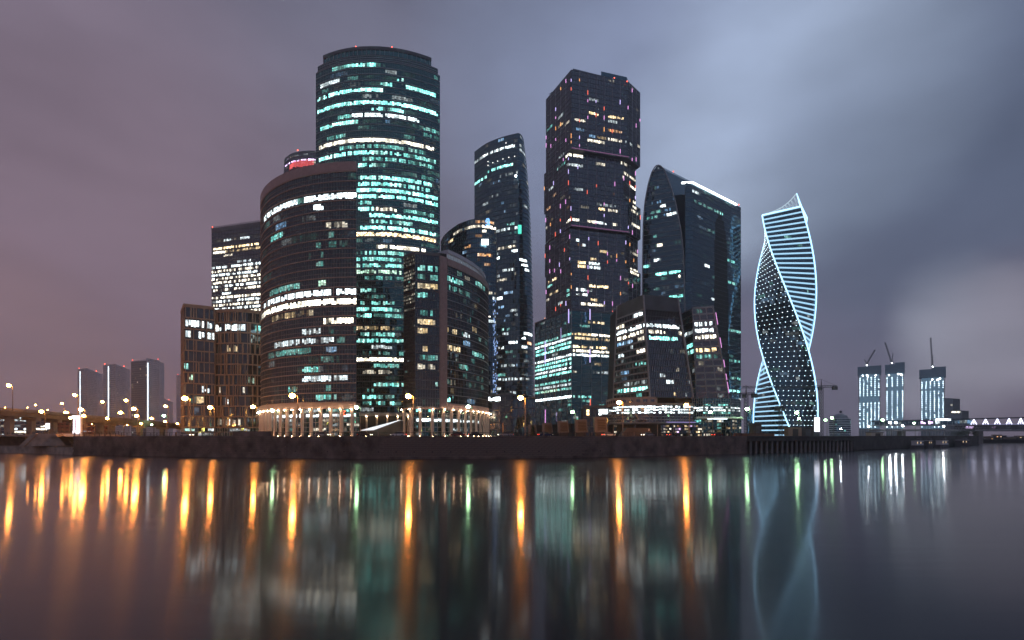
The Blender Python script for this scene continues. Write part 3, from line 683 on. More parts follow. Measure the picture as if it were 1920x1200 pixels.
brown_block('brown stone office slightly bowed volume joined to the taller corner volume', pr_, [(gx(496, 350), 350), (gx(410, 352), 352)], gz(580, 325), r2, 11, 43, None)

# --- bright office slab behind
twD = thing('bright_office_slab', 'flat-topped office slab with whole floors of white light behind the brown building', 'skyscraper', (-212, 425, GZ))
pD = [(gx(397, 433), 433), (gx(524, 414), 414)]
rD = [(400, 490, 439 + 7.5, 'C', .12, .2), (418, 432, 453, 'W', 1.2), (450, 468, 448, 'W', 1.2), (400, 494, 461, 'Y', 1.5, .8), (400, 494, 467, 'Y', .8, .5), (400, 422, 473, 'C', 1.6), (418, 436, 478, 'C', .9)]
for k, y in enumerate((496, 502, 508.5, 515, 521.5, 528, 534, 540, 556, 562, 568, 574, 580, 586)): rD.append((398, 494, y, 'C' if k % 3 else 'W', 1.8 if k < 8 else 2.1, .62))
rD.append((416, 434, 549, 'W', 1.6))
skin(twD, grid(resample(pD, 1.5), GZ, gz(443, 433) + 3, 54), G_GREY, band=STEEL, mull=STEEL, bh=.6, bd=.2, mw=.12, md=.12, rows=rD, dens=.05, palette='CW', run=(3, 9), bright=(.1, .8), bstep=100, seed=51)
core(twD, resample(pD, 10), [(gx(524, 470), 470), (gx(400, 478), 478)], GZ, gz(440, 433))
band_along(twD, pD, gz(443, 433) + 3, gz(439, 433) + 4.4, .3, STEEL, 'parapet', closed_in=2)
b = MB()
for q in resample(pD, 1.6): b.box((q[0], q[1], gz(439, 433) + 5), (.5, .5, 1.6))
b.build('parapet_fin', STEEL, twD, kind='stuff')
beacon(twD, (pD[0][0] + .5, pD[0][1] + .5, gz(437, 433) + 5)); beacon(twD, (gx(476, 422), 423, gz(430, 422) + 2))

# --- far tower lost in the cloud
twP = thing('hazy_far_tower', 'far tower with rounded crown and red light band fading into cloud', 'skyscraper', (gx(572, 760), 780, GZ))
pP = catmull([(gx(532, 770), 772), (gx(550, 756), 757), (gx(590, 752), 752), (gx(640, 768), 768)], 6)
zP = gz(291, 758)
skin(twP, grid(resample(pP, 2.2), gz(420, 758), zP, 26), G_GREY, band=STEEL, mull=STEEL, bh=.9, bd=.3, mw=.3, md=.3, rows=[(534, 592, 299, 'P', 2.2, .8)], dens=.3, palette='CWP', run=(1, 3), bright=(.2, 1.4), seed=61)
core(twP, pP, [(gx(640, 800), 800), (gx(532, 805), 805)], GZ, zP + 1)
b = MB()
for k in range(26): b.box((gx(535 + k * 2.2, 752) + 0, np.interp(535 + k * 2.2, [532, 550, 590, 640], [766, 752, 747, 762]), gz(308, 752)), (.7, .4, rng.uniform(6, 10)))
b.build('red_light_band', glow('far_red', (1.0, .12, .12), 1.2), twP, kind='stuff')
band_along(twP, pP, zP, zP + 3.5, -.6, ROOF, 'crown', closed_in=30)
beacon(twP, (gx(557, 754), 756, zP + 6), .9)

# --- domed mid tower behind the low wing
twQ = thing('sloping_crown_block', 'dark blue office block with sloping curved crown behind the low wing', 'skyscraper', (gx(880, 400), 415, GZ))
pQ = catmull([(gx(826, 418), 420), (gx(840, 406), 407), (gx(880, 398), 398), (gx(915, 400), 400), (gx(930, 404), 404)], 8)
gq = resample(pQ, 1.7); nQ = 46
GQ = grid(gq, GZ, gz(412, 400), nQ)
cut = lambda px_: np.interp(px_, [826, 830, 840, 860, 885, 905, 930], [436, 432, 428, 419, 414, 412.5, 411.5])
for i in range(GQ.shape[0]):
    x, y = gq[i]; zt = gz(cut(960 + 1000 * x / y), 400); GQ[i, :, 2] = np.linspace(GZ, zt, nQ + 1)
rQ = [(885, 926, 419, 'O', .9, .5), (870, 902, 427, 'C', .9, .6), (904, 930, 430, 'C', 2.2, .95), (850, 866, 433, 'C', .6, .5), (904, 910, 437, 'C', 1.6), (840, 852, 453, 'Y', .9, .6), (871, 881, 459, 'O', 1.0, .8), (896, 922, 474, 'O', 1.0, .6), (912, 930, 548, 'C', .8, .5), (916, 930, 558, 'W', 1.2, .6), (916, 922, 589, 'C', 2), (916, 932, 607, 'W', .8, .6)]
skin(twQ, GQ, G_BLUE, band=STEEL, mull=STEEL, bh=.35, bd=.15, mw=.12, md=.1, rows=rQ, dens=.18, palette='WBBCO', run=(1, 3), bright=(.05, .5), seed=62)
b = MB(); ins = inset(gq, .6); bkq = [(gx(930, 440), 440), (gx(826, 446), 446)]
zz = [GQ[i, -1, 2] for i in range(len(gq))]
m_ = len(ins); V = [(x, y, z) for (x, y), z in zip(ins, zz)] + [(x, y + 34, z) for (x, y), z in zip(ins, zz)] + [(x, y, GZ) for x, y in ins] + [(x, y + 34, GZ) for x, y in ins]
F = [(i, i + 1, m_ + i + 1, m_ + i) for i in range(m_ - 1)] + [(2 * m_ + i, 2 * m_ + i + 1, i + 1, i) for i in range(m_ - 1)] + [(m_ + i, m_ + i + 1, 3 * m_ + i + 1, 3 * m_ + i) for i in range(m_ - 1)] + [(m_ - 1, 3 * m_ - 1, 4 * m_ - 1, 2 * m_ - 1), (0, m_, 3 * m_, 2 * m_)]
mk('core', V, F, CORE, twQ)
MB().box((gx(909.5, 398), 397.3, gz(454.5, 398)), (5.2, .3, 4.2)).build('light_screen', glow('screen_white', (.85, .97, 1.0), 5), twQ)
b = MB()
for k in range(90):
    b.box((gx(929 + rng.uniform(-4.5, 4), 402), 402.2, gz(rng.uniform(560, 745), 402)), (rng.uniform(.3, .8), .2, rng.uniform(.5, 1.6)))
b.build('led_strip_dot', glow('led_blue', (.35, .55, 1.0), .9), twQ, kind='stuff')
b = MB()
for k in range(20): b.box((gx(915 + rng.uniform(-4, 4), 399), 398.8, gz(rng.uniform(411, 424), 399)), (1.0, .2, 1.4))
b.build('blue_light_cross', E_BLUEL, twQ, kind='stuff')

# --- tall tapering dark tower with sloped roof (sheer corner)
twE = thing('tapering_blue_tower', 'tall dark blue tower with sheer corner, curved tapering flank and hazy top', 'skyscraper', (0, 575, GZ))
nE = 66; zE = gz(250, 548)
pE = resample(catmull([(-41, 584), (-27, 567), (-10, 555), (5.8, 548)], 6), 1.7)
rE = [(905, 968, 281, 'W', 1.3, .9), (890, 906, 303, 'W', .5, .6), (913, 962, 313, 'T', 1.5, .75), (890, 913, 336, 'T', 1.4, .85, 900), (920, 940, 338, 'B', .3, .6), (918, 935, 368, 'W', .35, .6), (930, 970, 427, 'W', 1.2, .7), (930, 970, 463, 'C', 1.1, .65), (960, 972, 466, 'W', 1.5), (928, 936, 484, 'W', 2.2), (943, 965, 505, 'W', 1.0, .7), (930, 938, 521, 'W', 1.1), (932, 950, 526, 'C', .6, .5), (945, 965, 546, 'B', .9, .7), (932, 942, 561, 'W', 3.0), (933, 948, 576, 'B', .7, .6), (955, 970, 581, 'W', .7, .5),
      (940, 955, 618, 'T', .8, .5), (942, 952, 630, 'W', 1.1), (954, 984, 643, 'W', 2.3, .95), (933, 945, 652, 'W', .9), (938, 965, 683, 'W', .6, .5), (930, 975, 708, 'W', 1.0, .7), (930, 940, 729, 'W', 1.0), (955, 968, 737, 'W', .8)]
skin(twE, grid(pE, GZ, zE, nE), G_BLUE, band=STEEL, mull=STEEL, bh=.42, bd=.18, mw=.14, md=.1, rows=rE, dens=.20, palette='WWBBTC', run=(1, 5), bright=(.05, .7), seed=63)
GE = np.zeros((13, nE + 1, 3)); zs = np.linspace(GZ, zE, nE + 1)
for j, z in enumerate(zs):
    f = (z - GZ) / (zE - GZ); w = 24.0 * (1 - .30 * f - .34 * f ** 6)
    for i in range(13):
        u = i / 12; GE[i, j] = (5.8 + w * math.sin(u * 1.5) * .8, 548 + 34 * (1 - math.cos(u * 1.35)) * (1 - .2 * f), z)
rE2 = [(974, 986, 285, 'W', .5), (975, 990, 488, 'W', 1.6, .8), (978, 992, 497, 'W', 1.8, .8), (980, 994, 505, 'W', 1.5, .8), (981, 998, 624, 'W', 1.9, .9), (978, 984, 631, 'W', 1.4), (988, 996, 645, 'O', 1.2), (980, 990, 653, 'W', 1.9), (975, 996, 708, 'W', .7, .6)]
skin(twE, GE, G_BLUE, band=STEEL, mull=None, bh=.42, bd=.22, rows=rE2, dens=.10, palette='WWBC', run=(1, 4), bright=(.08, .9), straight=False, seed=64)
b = MB(); ring_b = [tuple(q) for q in inset(pE, .6)]
b.prism(ring_b + [(8, 575), (0, 600), (-38, 600)], GZ, zE - .6); b.build('core', CORE, twE)
Vv = []; Ff = []
for j in (0, 20, 40, 50, 56, 60, 63, nE):
    for i in range(13): Vv.append(GE[i, j] + np.array((-.8, .8, -.3)))
for a in range(7):
    for i in range(12): Ff.append((a * 13 + i, a * 13 + i + 1, (a + 1) * 13 + i + 1, (a + 1) * 13 + i))
Ff.append(tuple(7 * 13 + i for i in range(13)))
mk('flank_core', Vv, Ff, CORE, twE)
b = MB()
for x_, y_ in ((948.7, 268), (951, 275), (955, 274.5), (958, 273), (964, 272), (932, 281), (939, 279), (906, 292), (914, 289), (915, 303), (924, 305), (933, 302), (943, 298), (954, 295), (965, 293), (915, 310)):
    Yl = np.interp(x_, [889, 912, 942, 969], [583, 566, 553, 547.5]) - .8; b.ball((gx(x_, Yl), Yl, gz(y_, Yl)), .42, 6, 4)
b.build('crown_lamp', glow('crown_lamp', (1.0, .93, .85), 4.0), twE, kind='stuff')
MB().ball((gx(967, 545), 545, gz(330, 545)), 1.1, 8, 5).build('floodlight', glow('flood_cool', (.75, .93, 1.0), 22), twE)
MB().box((gx(974.5, 549), 547.5, gz(431, 549)), (3.6, .4, 9)).build('green_screen', E_GREENL, twE)

# --- stacked-block tower
twM = thing('stacked_block_tower', 'tall dark tower of offset stacked blocks dotted with red and violet lights', 'skyscraper', (70, 470, GZ))
P0 = np.array((48.8, 440.)); Lc = np.array((30.6, 479.)); R1 = np.array((99., 454.6)); R2 = np.array((112.7, 469.5)); Bk = np.array((94., 512.))
def block(dx, dy, k, ya, yb, nf, seed, rows_, topless=False):
    c_ = (P0 + R2) / 2 + np.array((-8, 14)); f = lambda q: tuple(c_ + (q - c_) * k + np.array((dx, dy)))
    p0, l, r1_, r2_, bk_ = map(f, (P0, Lc, R1, R2, Bk)); zb, zt_ = gz(yb, 440), gz(ya, 440)
    nf = int(round((zt_ - zb) / 3.9))
    for a, b_, sd in ((l, p0, 0), (p0, r1_, 1), (r1_, r2_, 2)):
        skin(twM, grid(resample([a, b_], 1.45), zb, zt_, nf), G_GREY, band=STEEL, mull=STEEL, bh=.30, bd=.10, mw=.12, md=.1, rows=rows_, dens=.045, palette='CYWO', run=(2, 6), bright=(.1, .9), bstep=200, seed=seed + sd)
        q = resample([a, b_], 8.0); n_ = len(q)
        b2 = MB()
        for e in q: b2.box((e[0], e[1], (zb + zt_) / 2), (.32, .32, zt_ - zb))
        b2.build('pilaster', ALU, twM, kind='stuff')
        rr = random.Random(seed + sd)
        for e in q:                                                # small coloured accent lights on the pilasters
            for z in np.arange(zb + 4, zt_, 9.0):
                if rr.random() < .27:
                    m = rr.choice((E_PINKL, E_PINKL, E_VIOL, E_REDL, E_ORNL)); d = np.array((e[0], e[1])); n2_ = d / np.linalg.norm(d)
                    MB().box((e[0] - n2_[0] * .35, e[1] - n2_[1] * .35, z + rr.uniform(-3, 3)), (.42, .4, rr.uniform(1.8, 3.8))).build('accent_light', m, twM)
    core(twM, [l, p0, r1_, r2_], [bk_], zb - .3, zt_ + .2, d=.5)
    return p0, l, r1_, r2_, zb, zt_
rM1 = [(1103, 1122, 216, 'Y', 1.3), (1140, 1168, 224, 'Y', 1.2, .8), (1140, 1158, 231, 'W', .5), (1076, 1098, 226, 'C', .8, .8), (1025, 1036, 239, 'T', .9), (1046, 1056, 236, 'Y', .9, .7), (1060, 1068, 228, 'C', .7), (1140, 1166, 246, 'O', .9, .7), (1100, 1124, 263, 'C', 1.5, .85), (1126, 1134, 267, 'C', .9), (1141, 1166, 264, 'C', 1.4, .8), (1105, 1117, 255, 'B', .7), (1080, 1096, 242, 'B', .3)]
rM2 = [(1061, 1073, 286, 'C', 1.6), (1076, 1092, 290, 'C', 1.5), (1063, 1096, 306, 'W', 1.1, .85), (1044, 1060, 315, 'T', .7, .6), (1166, 1176, 272, 'C', 1.6), (1182, 1192, 278, 'C', 1.6), (1164, 1176, 307, 'C', 1), (1166, 1192, 332, 'C', 1.3, .8), (1181, 1193, 352, 'C', .9), (1182, 1194, 357, 'C', 1.6), (1075, 1092, 353, 'W', .9, .7), (1122, 1134, 391, 'Y', 1.3), (1140, 1158, 395, 'C', .9), (1120, 1156, 385, 'W', .4, .6), (1186, 1194, 380, 'C', 1.3), (1183, 1196, 397, 'C', 1), (1062, 1086, 408, 'C', 1.4, .85), (1102, 1118, 414, 'C', 1.3), (1120, 1136, 417, 'W', 1.3), (1150, 1162, 422, 'C', .8), (1184, 1202, 421, 'C', 1.3)]
rM3 = [(1080, 1086, 453, 'W', 1.3), (1092, 1097, 456, 'W', .9), (1025, 1035, 434, 'C', 1.0, .8), (1186, 1202, 478, 'C', 1.1, .8), (1083, 1098, 498, 'Y', 1.5), (1104, 1126, 501, 'W', 1.3, .8), (1108, 1120, 490, 'Y', .7), (1028, 1044, 522, 'Y', 1.3, .7), (1027, 1036, 532, 'T', 1.0), (1104, 1140, 533, 'Y', 1.9, .85), (1080, 1102, 541, 'W', 1.7, .85), (1079, 1103, 552, 'W', 1.8, .85), (1062, 1070, 545, 'T', 1.0), (1062, 1070, 556, 'T', 1.2), (1030, 1046, 551, 'Y', .9, .6), (1046, 1054, 565, 'W', 1.0), (1108, 1120, 566, 'Y', .9), (1090, 1132, 574, 'C', 1.6, .8), (1181, 1197, 508, 'C', 1.8)]
q1 = block(0, 0, 1.0, 131, 279, 33, 71, rM1)
q2 = block(-2.4, 3.0, .978, 280.5, 362, 32, 75, rM2)
qb = block(.0, .2, 1.008, 363, 424, 32, 77, rM2)
q4 = block(-1.2, 2.2, .99, 425.5, 492, 32, 83, rM3)
q3 = block(.2, .2, 1.006, 493, 590, 36, 79, rM3)
for q, m in ((q1, E_PINKL), (qb, E_REDL)):
    a, b_ = np.array(q[0]), np.array(q[2]); MB().box((*((a + b_) / 2 + np.array((.4, -.8))), q[4] + .5), (np.linalg.norm(b_ - a), .5, .45), math.atan2(*(b_ - a)[::-1])).build('edge_light', glow('edge_pink', (.85, .35, .75), .22), twM)
# roof line and setbacks
b = MB(); b.prism([tuple(P0 + (2, 3)), tuple(R1 - (6, -3)), tuple(R2 - (12, -8)), tuple(Lc + (12, -4))], q1[5], q1[5] + 3.2); b.build('roof_plant', G_GREY, twM)
b = MB(); b.prism([tuple((P0 + R1) / 2 + (1, 1)), tuple(R1 + (-1, 1)), tuple(R2 + (-6, 4)), tuple((P0 + R2) / 2 + (0, 12))], q1[5] + .1, q1[5] + 4.5); b.build('roof_penthouse', G_BLUE, twM)
crn = MB(); crn.cyl((gx(1031, 478), 476, q1[5]), (gx(1034, 478), 476, q1[5] + 5), .3); crn.cyl((gx(1029, 478), 476, q1[5] + 3), (gx(1035, 478), 476, q1[5] + 4.5), .25); crn.build('roof_davit', STEEL, twM)
for xx in (1131, 1152, 1176): beacon(twM, (gx(xx, 452), 452, gz(140 + (xx - 1131) * .28, 452)), .45)
# broad base of the stacked tower
c0, cl, cr_ = (gx(1071.5, 428), 428.), (gx(1003, 482), 482.), (gx(1160, 442), 442.)
twN = thing('broad_tower_base', 'wide glass base block with teal lit floors under the stacked tower', 'building', (*c0, GZ))
zN = gz(582, 428)
rN1 = []
for k, y in enumerate(range(643, 735, 9)): rN1.append((1003, 1072, y, 'T' if k % 3 else 'W', 1.3 if k < 8 else .8, .75))
rN1 += [(1050, 1072, 627, 'Y', 1.1, .7), (1015, 1045, 732, 'G', 1.0, .7), (1003, 1072, 746, 'W', 3.2, 1.0), (1003, 1072, 636, 'T', .8, .7)]
rN2 = [(1108, 1134, 604, 'Y', 1.4, .8), (1073, 1110, 626, 'Y', .9, .7), (1110, 1158, 627, 'C', 1.9, .85), (1078, 1158, 638, 'Y', 1.2, .8), (1074, 1158, 648, 'Y', 1.5, .7), (1074, 1158, 658, 'C', 1.6, .85), (1074, 1158, 665, 'W', 1.8, .9), (1074, 1082, 693, 'C', 1), (1145, 1158, 692, 'W', 2), (1110, 1158, 700, 'W', .5, .4), (1074, 1110, 746, 'T', 1.2, .75)]
skin(twN, grid(resample([cl, c0], 1.5), GZ + 10, zN, 27), G_TEAL, band=STEEL, mull=ALU, bh=.25, bd=.12, mw=.3, md=.3, mevery=6, rows=rN1, dens=.14, palette='TTW', run=(2, 6), bright=(.1, .8), bstep=200, seed=81)
skin(twN, grid(resample([c0, cr_], 1.5), GZ + 10, zN, 27), G_TEAL, band=STEEL, mull=ALU, bh=.25, bd=.12, mw=.3, md=.3, mevery=6, rows=rN2, dens=.12, palette='TTWY', run=(2, 6), bright=(.1, .7), bstep=200, seed=82)
core(twN, resample([cl, c0], 9).tolist() + resample([c0, cr_], 9).tolist()[1:], [(gx(1160, 480), 480.), (gx(1010, 510), 510.)], GZ, zN + .3)
band_along(twN, [cl, c0, cr_], zN, zN + 1.5, .2, STEEL, 'parapet', closed_in=2)
for px_, y0, y1, Y_, m in ((1021.5, 596, 615, 468, E_ORNL), (1042, 592, 610, 452, E_ORNL), (1066, 580, 606, 432, E_VIOL), (1052, 615, 640, 443, E_VIOL), (1022, 640, 682, 466, E_VIOL), (1106, 655, 680, 430, E_VIOL), (1022.5, 768, 793, 466, E_PINKL), (1043.5, 772, 790, 450, E_VIOL), (1106.5, 748, 763, 430, E_REDL), (1106, 580, 600, 430, E_VIOL), (1043.5, 722, 735, 450, E_ORNL)):
    MB().box((gx(px_, Y_), Y_ - .8, (gz(y0, Y_) + gz(y1, Y_)) / 2), (.55, .4, gz(y0, Y_) - gz(y1, Y_))).build('accent_light', m, twN)

# --- leaning polyhedral office and its twin
def lean_quad(a0, a1, b0, b1, z0, z1, nu, nv):
    """Face between a lower edge a0-b0 and an upper edge a1-b1 (2-D points)."""
    G = np.zeros((nu + 1, nv + 1, 3))
    for i in range(nu + 1):
        for j in range(nv + 1):
            u, v = i / nu, j / nv
            lo = np.array(a0) * (1 - u) + np.array(b0) * u; hi = np.array(a1) * (1 - u) + np.array(b1) * u; q = lo * (1 - v) + hi * v
            G[i, j] = (q[0], q[1], z0 + (z1 - z0) * v)
    return G
twR = thing('leaning_office', 'grey office with leaning faceted walls and white lit floors beside stacked tower', 'building', (gx(1225, 275), 275, GZ))
zR0, zR1 = gz(745, 258), gz(557, 260)
Ll, Lh, Cl, Ch, Rl, Rh = pt(1150, 283), pt(1157, 282), pt(1219, 256), pt(1206.5, 260), pt(1300, 262), pt(1271, 266)
rR1 = [(1156, 1172, 607, 'C', 1.8), (1187, 1204, 594, 'W', 2.0), (1156, 1208, 612, 'W', 1.7, .85), (1157, 1208, 625, 'C', 1.4, .8), (1190, 1208, 634, 'C', 1.2, .8), (1158, 1186, 643, 'B', 1.0, .8), (1194, 1208, 660, 'C', 2.0, .8), (1158, 1170, 671, 'W', 1.4), (1190, 1210, 683, 'T', .9, .6), (1157, 1215, 729, 'T', 1.7, .9), (1170, 1214, 715, 'W', .6, .5)]
rR2 = [(1228, 1245, 590, 'W', 2.2), (1246, 1272, 594, 'C', 1.8, .85), (1213, 1276, 606, 'W', 1.9, .9), (1216, 1246, 617, 'C', 1.4, .8), (1272, 1280, 621, 'C', 1.2), (1217, 1270, 630, 'T', 1.7, .9), (1238, 1248, 709, 'W', .8), (1250, 1262, 722, 'W', 1.8), (1262, 1268, 736, 'Y', .8)]
skin(twR, lean_quad(Ll, Lh, Cl, Ch, zR0, zR1 - 6, 20, 14), G_GREY, band=ALU, mull=STEEL, bh=.75, bd=.18, mw=.18, md=.15, mevery=2, rows=rR1, dens=.18, palette='WWTB', run=(2, 5), bright=(.1, .9), straight=False, bstep=100, seed=91)
skin(twR, lean_quad(Cl, Ch, Rl, Rh, zR0, zR1 - 6, 22, 14), G_GREY, band=STEEL, mull=STEEL, bh=.25, bd=.12, mw=.14, md=.12, rows=rR2, dens=.07, palette='WTC', run=(1, 3), bright=(.1, .7), straight=False, bstep=100, seed=92)
u1 = 1 - 6 / (zR1 - zR0)
mid = lambda a, b_: tuple(np.array(a) * (1 - u1) + np.array(b_) * u1)
b = MB()
for (a, a2), (c_, c2) in (((mid(Ll, Lh), Lh), (mid(Cl, Ch), Ch)), ((mid(Cl, Ch), Ch), (mid(Rl, Rh), Rh))):
    b.quad((*a, zR1 - 6), (*c_, zR1 - 6), (*c2, zR1 + 1.2), (*a2, zR1 + 1.2))
b.build('crown_panel', ROOF, twR)
V = [(*q, zR0 - .5) for q in (Ll, Cl, Rl, (Rl[0] + 2, 300), (Ll[0], 305))] + [(*q, zR1 + .8) for q in (Lh, Ch, Rh, (Rh[0] + 2, 300), (Lh[0], 305))]
V = [(x + .9, y + .9, z) for x, y, z in V]
mk('core', V, [(0, 1, 6, 5), (1, 2, 7, 6), (2, 3, 8, 7), (3, 4, 9, 8), (4, 0, 5, 9), (5, 6, 7, 8, 9)], CORE, twR)
b = MB()
for lo, hi in ((Cl, Ch), (Rl, Rh), (Ll, Lh)): b.cyl((*lo, zR0), (*hi, zR1 + 1), .45, n=4)
b.build('edge_pilaster', ALU, twR, kind='stuff')
twS = thing('slanting_office', 'narrow grey office with grid windows and slanting violet-lit edge', 'building', (gx(1320, 285), 285, GZ))
zS1 = gz(578, 276)
a0, a1, b0, b1, d0, d1 = pt(1300, 285), pt(1276, 290), pt(1306, 276), pt(1298.5, 276), pt(1366, 272), pt(1336, 273)
rS = [(1303, 1336, 610, 'W', 1.4, .7), (1304, 1338, 625, 'W', 1.5, .8), (1304, 1342, 637, 'C', 1.5, .85), (1305, 1340, 651, 'C', 1.8, .85), (1305, 1345, 662, 'Y', 1.3, .7), (1306, 1345, 672, 'T', .6, .5)]
skin(twS, lean_quad(b0, b1, d0, d1, gz(748, 274), zS1, 15, 14), G_GREY, band=ALU, mull=ALU, bh=.9, bd=.25, mw=.5, md=.2, mevery=5, rows=rS, dens=.16, palette='WTC', run=(2, 4), bright=(.1, .7), straight=False, bstep=100, seed=93)
skin(twS, lean_quad(a0, a1, b0, b1, gz(748, 274), zS1, 6, 14), G_GREY, band=STEEL, mull=None, bh=.5, bd=.15, rows=[(1276, 1300, 629, 'W', .9, .6), (1280, 1300, 652, 'T', 1.2), (1282, 1302, 664, 'T', 1.0)], dens=.1, palette='WTY', run=(1, 3), bright=(.2, 1.0), straight=False, bstep=100, seed=94)
V = [(*q, gz(748, 274) - .4) for q in (a0, b0, d0, (d0[0] + 3, 300), (a0[0], 305))] + [(*q, zS1 + .5) for q in (a1, b1, d1, (d1[0] + 3, 300), (a1[0], 305))]
V = [(x + .9, y + .9, z) for x, y, z in V]
mk('core', V, [(0, 1, 6, 5), (1, 2, 7, 6), (2, 3, 8, 7), (3, 4, 9, 8), (4, 0, 5, 9), (5, 6, 7, 8, 9)], ROOF, twS)
b = MB(); b.cyl((d0[0], d0[1] - .2, gz(748, 274)), (d1[0], d1[1] - .2, zS1 + .6), .5, n=4); b.build('edge_fin', ALU, twS)
for f0, f1 in ((.80, .93), (.55, .66), (.34, .42), (.06, .18), (.2, .27)):
    q = lambda f: (d0[0] + (d1[0] - d0[0]) * f + .5, d0[1] - .7, gz(748, 274) + (zS1 - gz(748, 274)) * f); MB().cyl(q(f0), q(f1), .14, n=5).build('edge_light', E_PINKL, twS)

# --- podium under the leaning offices
pod = thing('glass_podium', 'rounded glass podium with bright white windows and lit shopfronts on the waterfront', 'building', (gx(1240, 255), 255, GZ))
pp1 = catmull([pt(1134, 262), pt(1150, 250), pt(1190, 243), pt(1240, 241), pt(1300, 244)], 6)
rp = [(1142, 1300, 768, 'W', 1.7, .86, 1220), (1150, 1300, 763, 'W', 1.9, .86, 1220), (1158, 1300, 773, 'W', 1.5, .82, 1220)]
skin(pod, grid(resample(pp1, 1.3), gz(792, 242), gz(760, 242), 6), G_GREY, band=ALU, mull=STEEL, bh=.18, bd=.1, mw=.14, md=.12, rows=rp, seed=95)
band_along(pod, pp1, gz(760, 242), gz(756, 242), .3, COPPER, 'terrace_band', closed_in=8)
b_t = [q for q in pp1 if 960 + 1000 * q[0] / q[1] < 1232]; ter = inset(b_t, 1.0)
skin(pod, grid(resample(ter, 3.2), gz(756, 242), gz(746, 242), 1), G_GREY, band=COPPER, mull=COPPER, bh=1.0, bd=.15, mw=1.2, md=.1, seed=96, bname='terrace_frame')
core(pod, pp1, [pt(1300, 290), pt(1140, 300)], GZ, gz(756, 243))
band_along(pod, pp1, gz(795, 241), gz(792.3, 241), 1.6, STEEL, 'canopy', closed_in=2)
band_along(pod, [q for q in pp1 if 960 + 1000 * q[0] / q[1] > 1245], gz(792.4, 241), gz(791, 241), 2.2, glow('canopy_led', (.55, .45, 1.0), .5), 'canopy_light', closed_in=.2)
pshop = [pt(1143, 258), pt(1152, 249.5), pt(1190, 243.4), pt(1240, 241.4), pt(1316, 243)]
skin(pod, grid(resample(pshop, .9), GZ, gz(796, 242), 4), G_DARK, band=None, mull=COPPER, mw=.3, md=.25, mevery=8, dens=3.0, palette='YYCOCPY', run=(1, 2), bright=(.2, 2.2), pane='shop_pane', seed=97, rows=())
pv = thing('glass_pavilion', 'glazed pavilion with sloping glass front and bright entrance canopy', 'building', (gx(1340, 250), 250, GZ))
v0, v1, v2, v3 = pt(1298, 250), pt(1318, 244), pt(1370, 246), pt(1388, 252)
zv0, zv1 = gz(782, 246), gz(745, 250)
back_ = lambda q: (q[0] * 1.045, q[1] * 1.045)
for a, b_, sd, rr in ((v0, v1, 1, [(1298, 1318, 765, 'W', 2.0, .9), (1298, 1318, 770, 'W', 1.6, .9)]), (v1, v2, 2, [(1318, 1370, 760, 'T', 1.1, .7), (1318, 1370, 765, 'W', 1.6, .8), (1318, 1370, 771, 'W', 1.5, .75), (1318, 1370, 776, 'T', .8, .5)]), (v2, v3, 3, [(1370, 1388, 765, 'W', 1.5, .8), (1370, 1388, 770, 'W', 1.2, .8)])):
    n_ = max(3, int(np.hypot(b_[0] - a[0], b_[1] - a[1]) / 1.2))
    skin(pv, lean_quad(a, back_(a), b_, back_(b_), zv0, zv1, n_, 7), G_TEAL, band=ALU, mull=ALU, bh=.14, bd=.1, mw=.14, md=.12, rows=rr, dens=.1, palette='TW', bright=(.1, .6), straight=False, seed=98 + sd)
V = [(*q, zv0) for q in (v0, v1, v2, v3, pt(1390, 285), pt(1300, 285))] + [(*back_(q), zv1) for q in (v0, v1, v2, v3)] + [(*pt(1390, 285), zv1), (*pt(1300, 285), zv1)]
V = [(x, y + .6, z - .1) for x, y, z in V]
mk('core', V, [(0, 1, 7, 6), (1, 2, 8, 7), (2, 3, 9, 8), (3, 4, 10, 9), (4, 5, 11, 10), (5, 0, 6, 11), (6, 7, 8, 9, 10, 11)], ROOF, pv)
MB().prism([pt(1306, 240), pt(1392, 243), pt(1394, 256), pt(1300, 256)], zv0 - .8, zv0).build('entrance_canopy', WHITE, pv)
MB().box((gx(1345, 241), 241, zv0 - 1.0), (gx(1345, 241) - gx(1308, 241), .3, .35)).build('canopy_light', E_COOL, pv)
pe = [pt(1302, 250), pt(1390, 252)]
skin(pv, grid(resample(pe, 1.1), GZ, zv0 - .9, 5), G_TEAL, band=ALU, mull=ALU, bh=.15, bd=.1, mw=.16, md=.15, mevery=2, dens=1.2, palette='CWCYT', run=(1, 3), bright=(.2, 1.3), pane='entrance_pane', seed=104)
core(pv, resample(pe, 4).tolist(), [pt(1390, 284), pt(1302, 284)], GZ, zv0 - .85)

# --- low link block left of podium, small blocks in the gap
def small_block(name, label, px0, px1, Y0, Y1, ytop, nf, glass, dens, pal, seed, band=STEEL, rows=(), depth=18, bright=(.2, 1.2), step=1.6, z0=GZ):
    r_ = thing(name, label, 'building', (gx((px0 + px1) / 2, Y0), (Y0 + Y1) / 2, z0))
    p_ = [pt(px0, Y0), pt(px1, Y1)]; zt_ = gz(ytop, (Y0 + Y1) / 2)
    skin(r_, grid(resample(p_, step), z0, zt_, nf), glass, band=band, mull=band, bh=.5, bd=.2, mw=.2, md=.15, mevery=2, rows=rows, dens=dens, palette=pal, run=(1, 3), bright=bright, bstep=200, seed=seed)
    core(r_, resample(p_, 3), [(p_[1][0] * 1.03, Y1 + depth), (p_[0][0] * 1.03, Y0 + depth)], z0, zt_ + .3)
    band_along(r_, p_, zt_, zt_ + 1.0, .25, band, 'parapet', closed_in=2)
    return r_
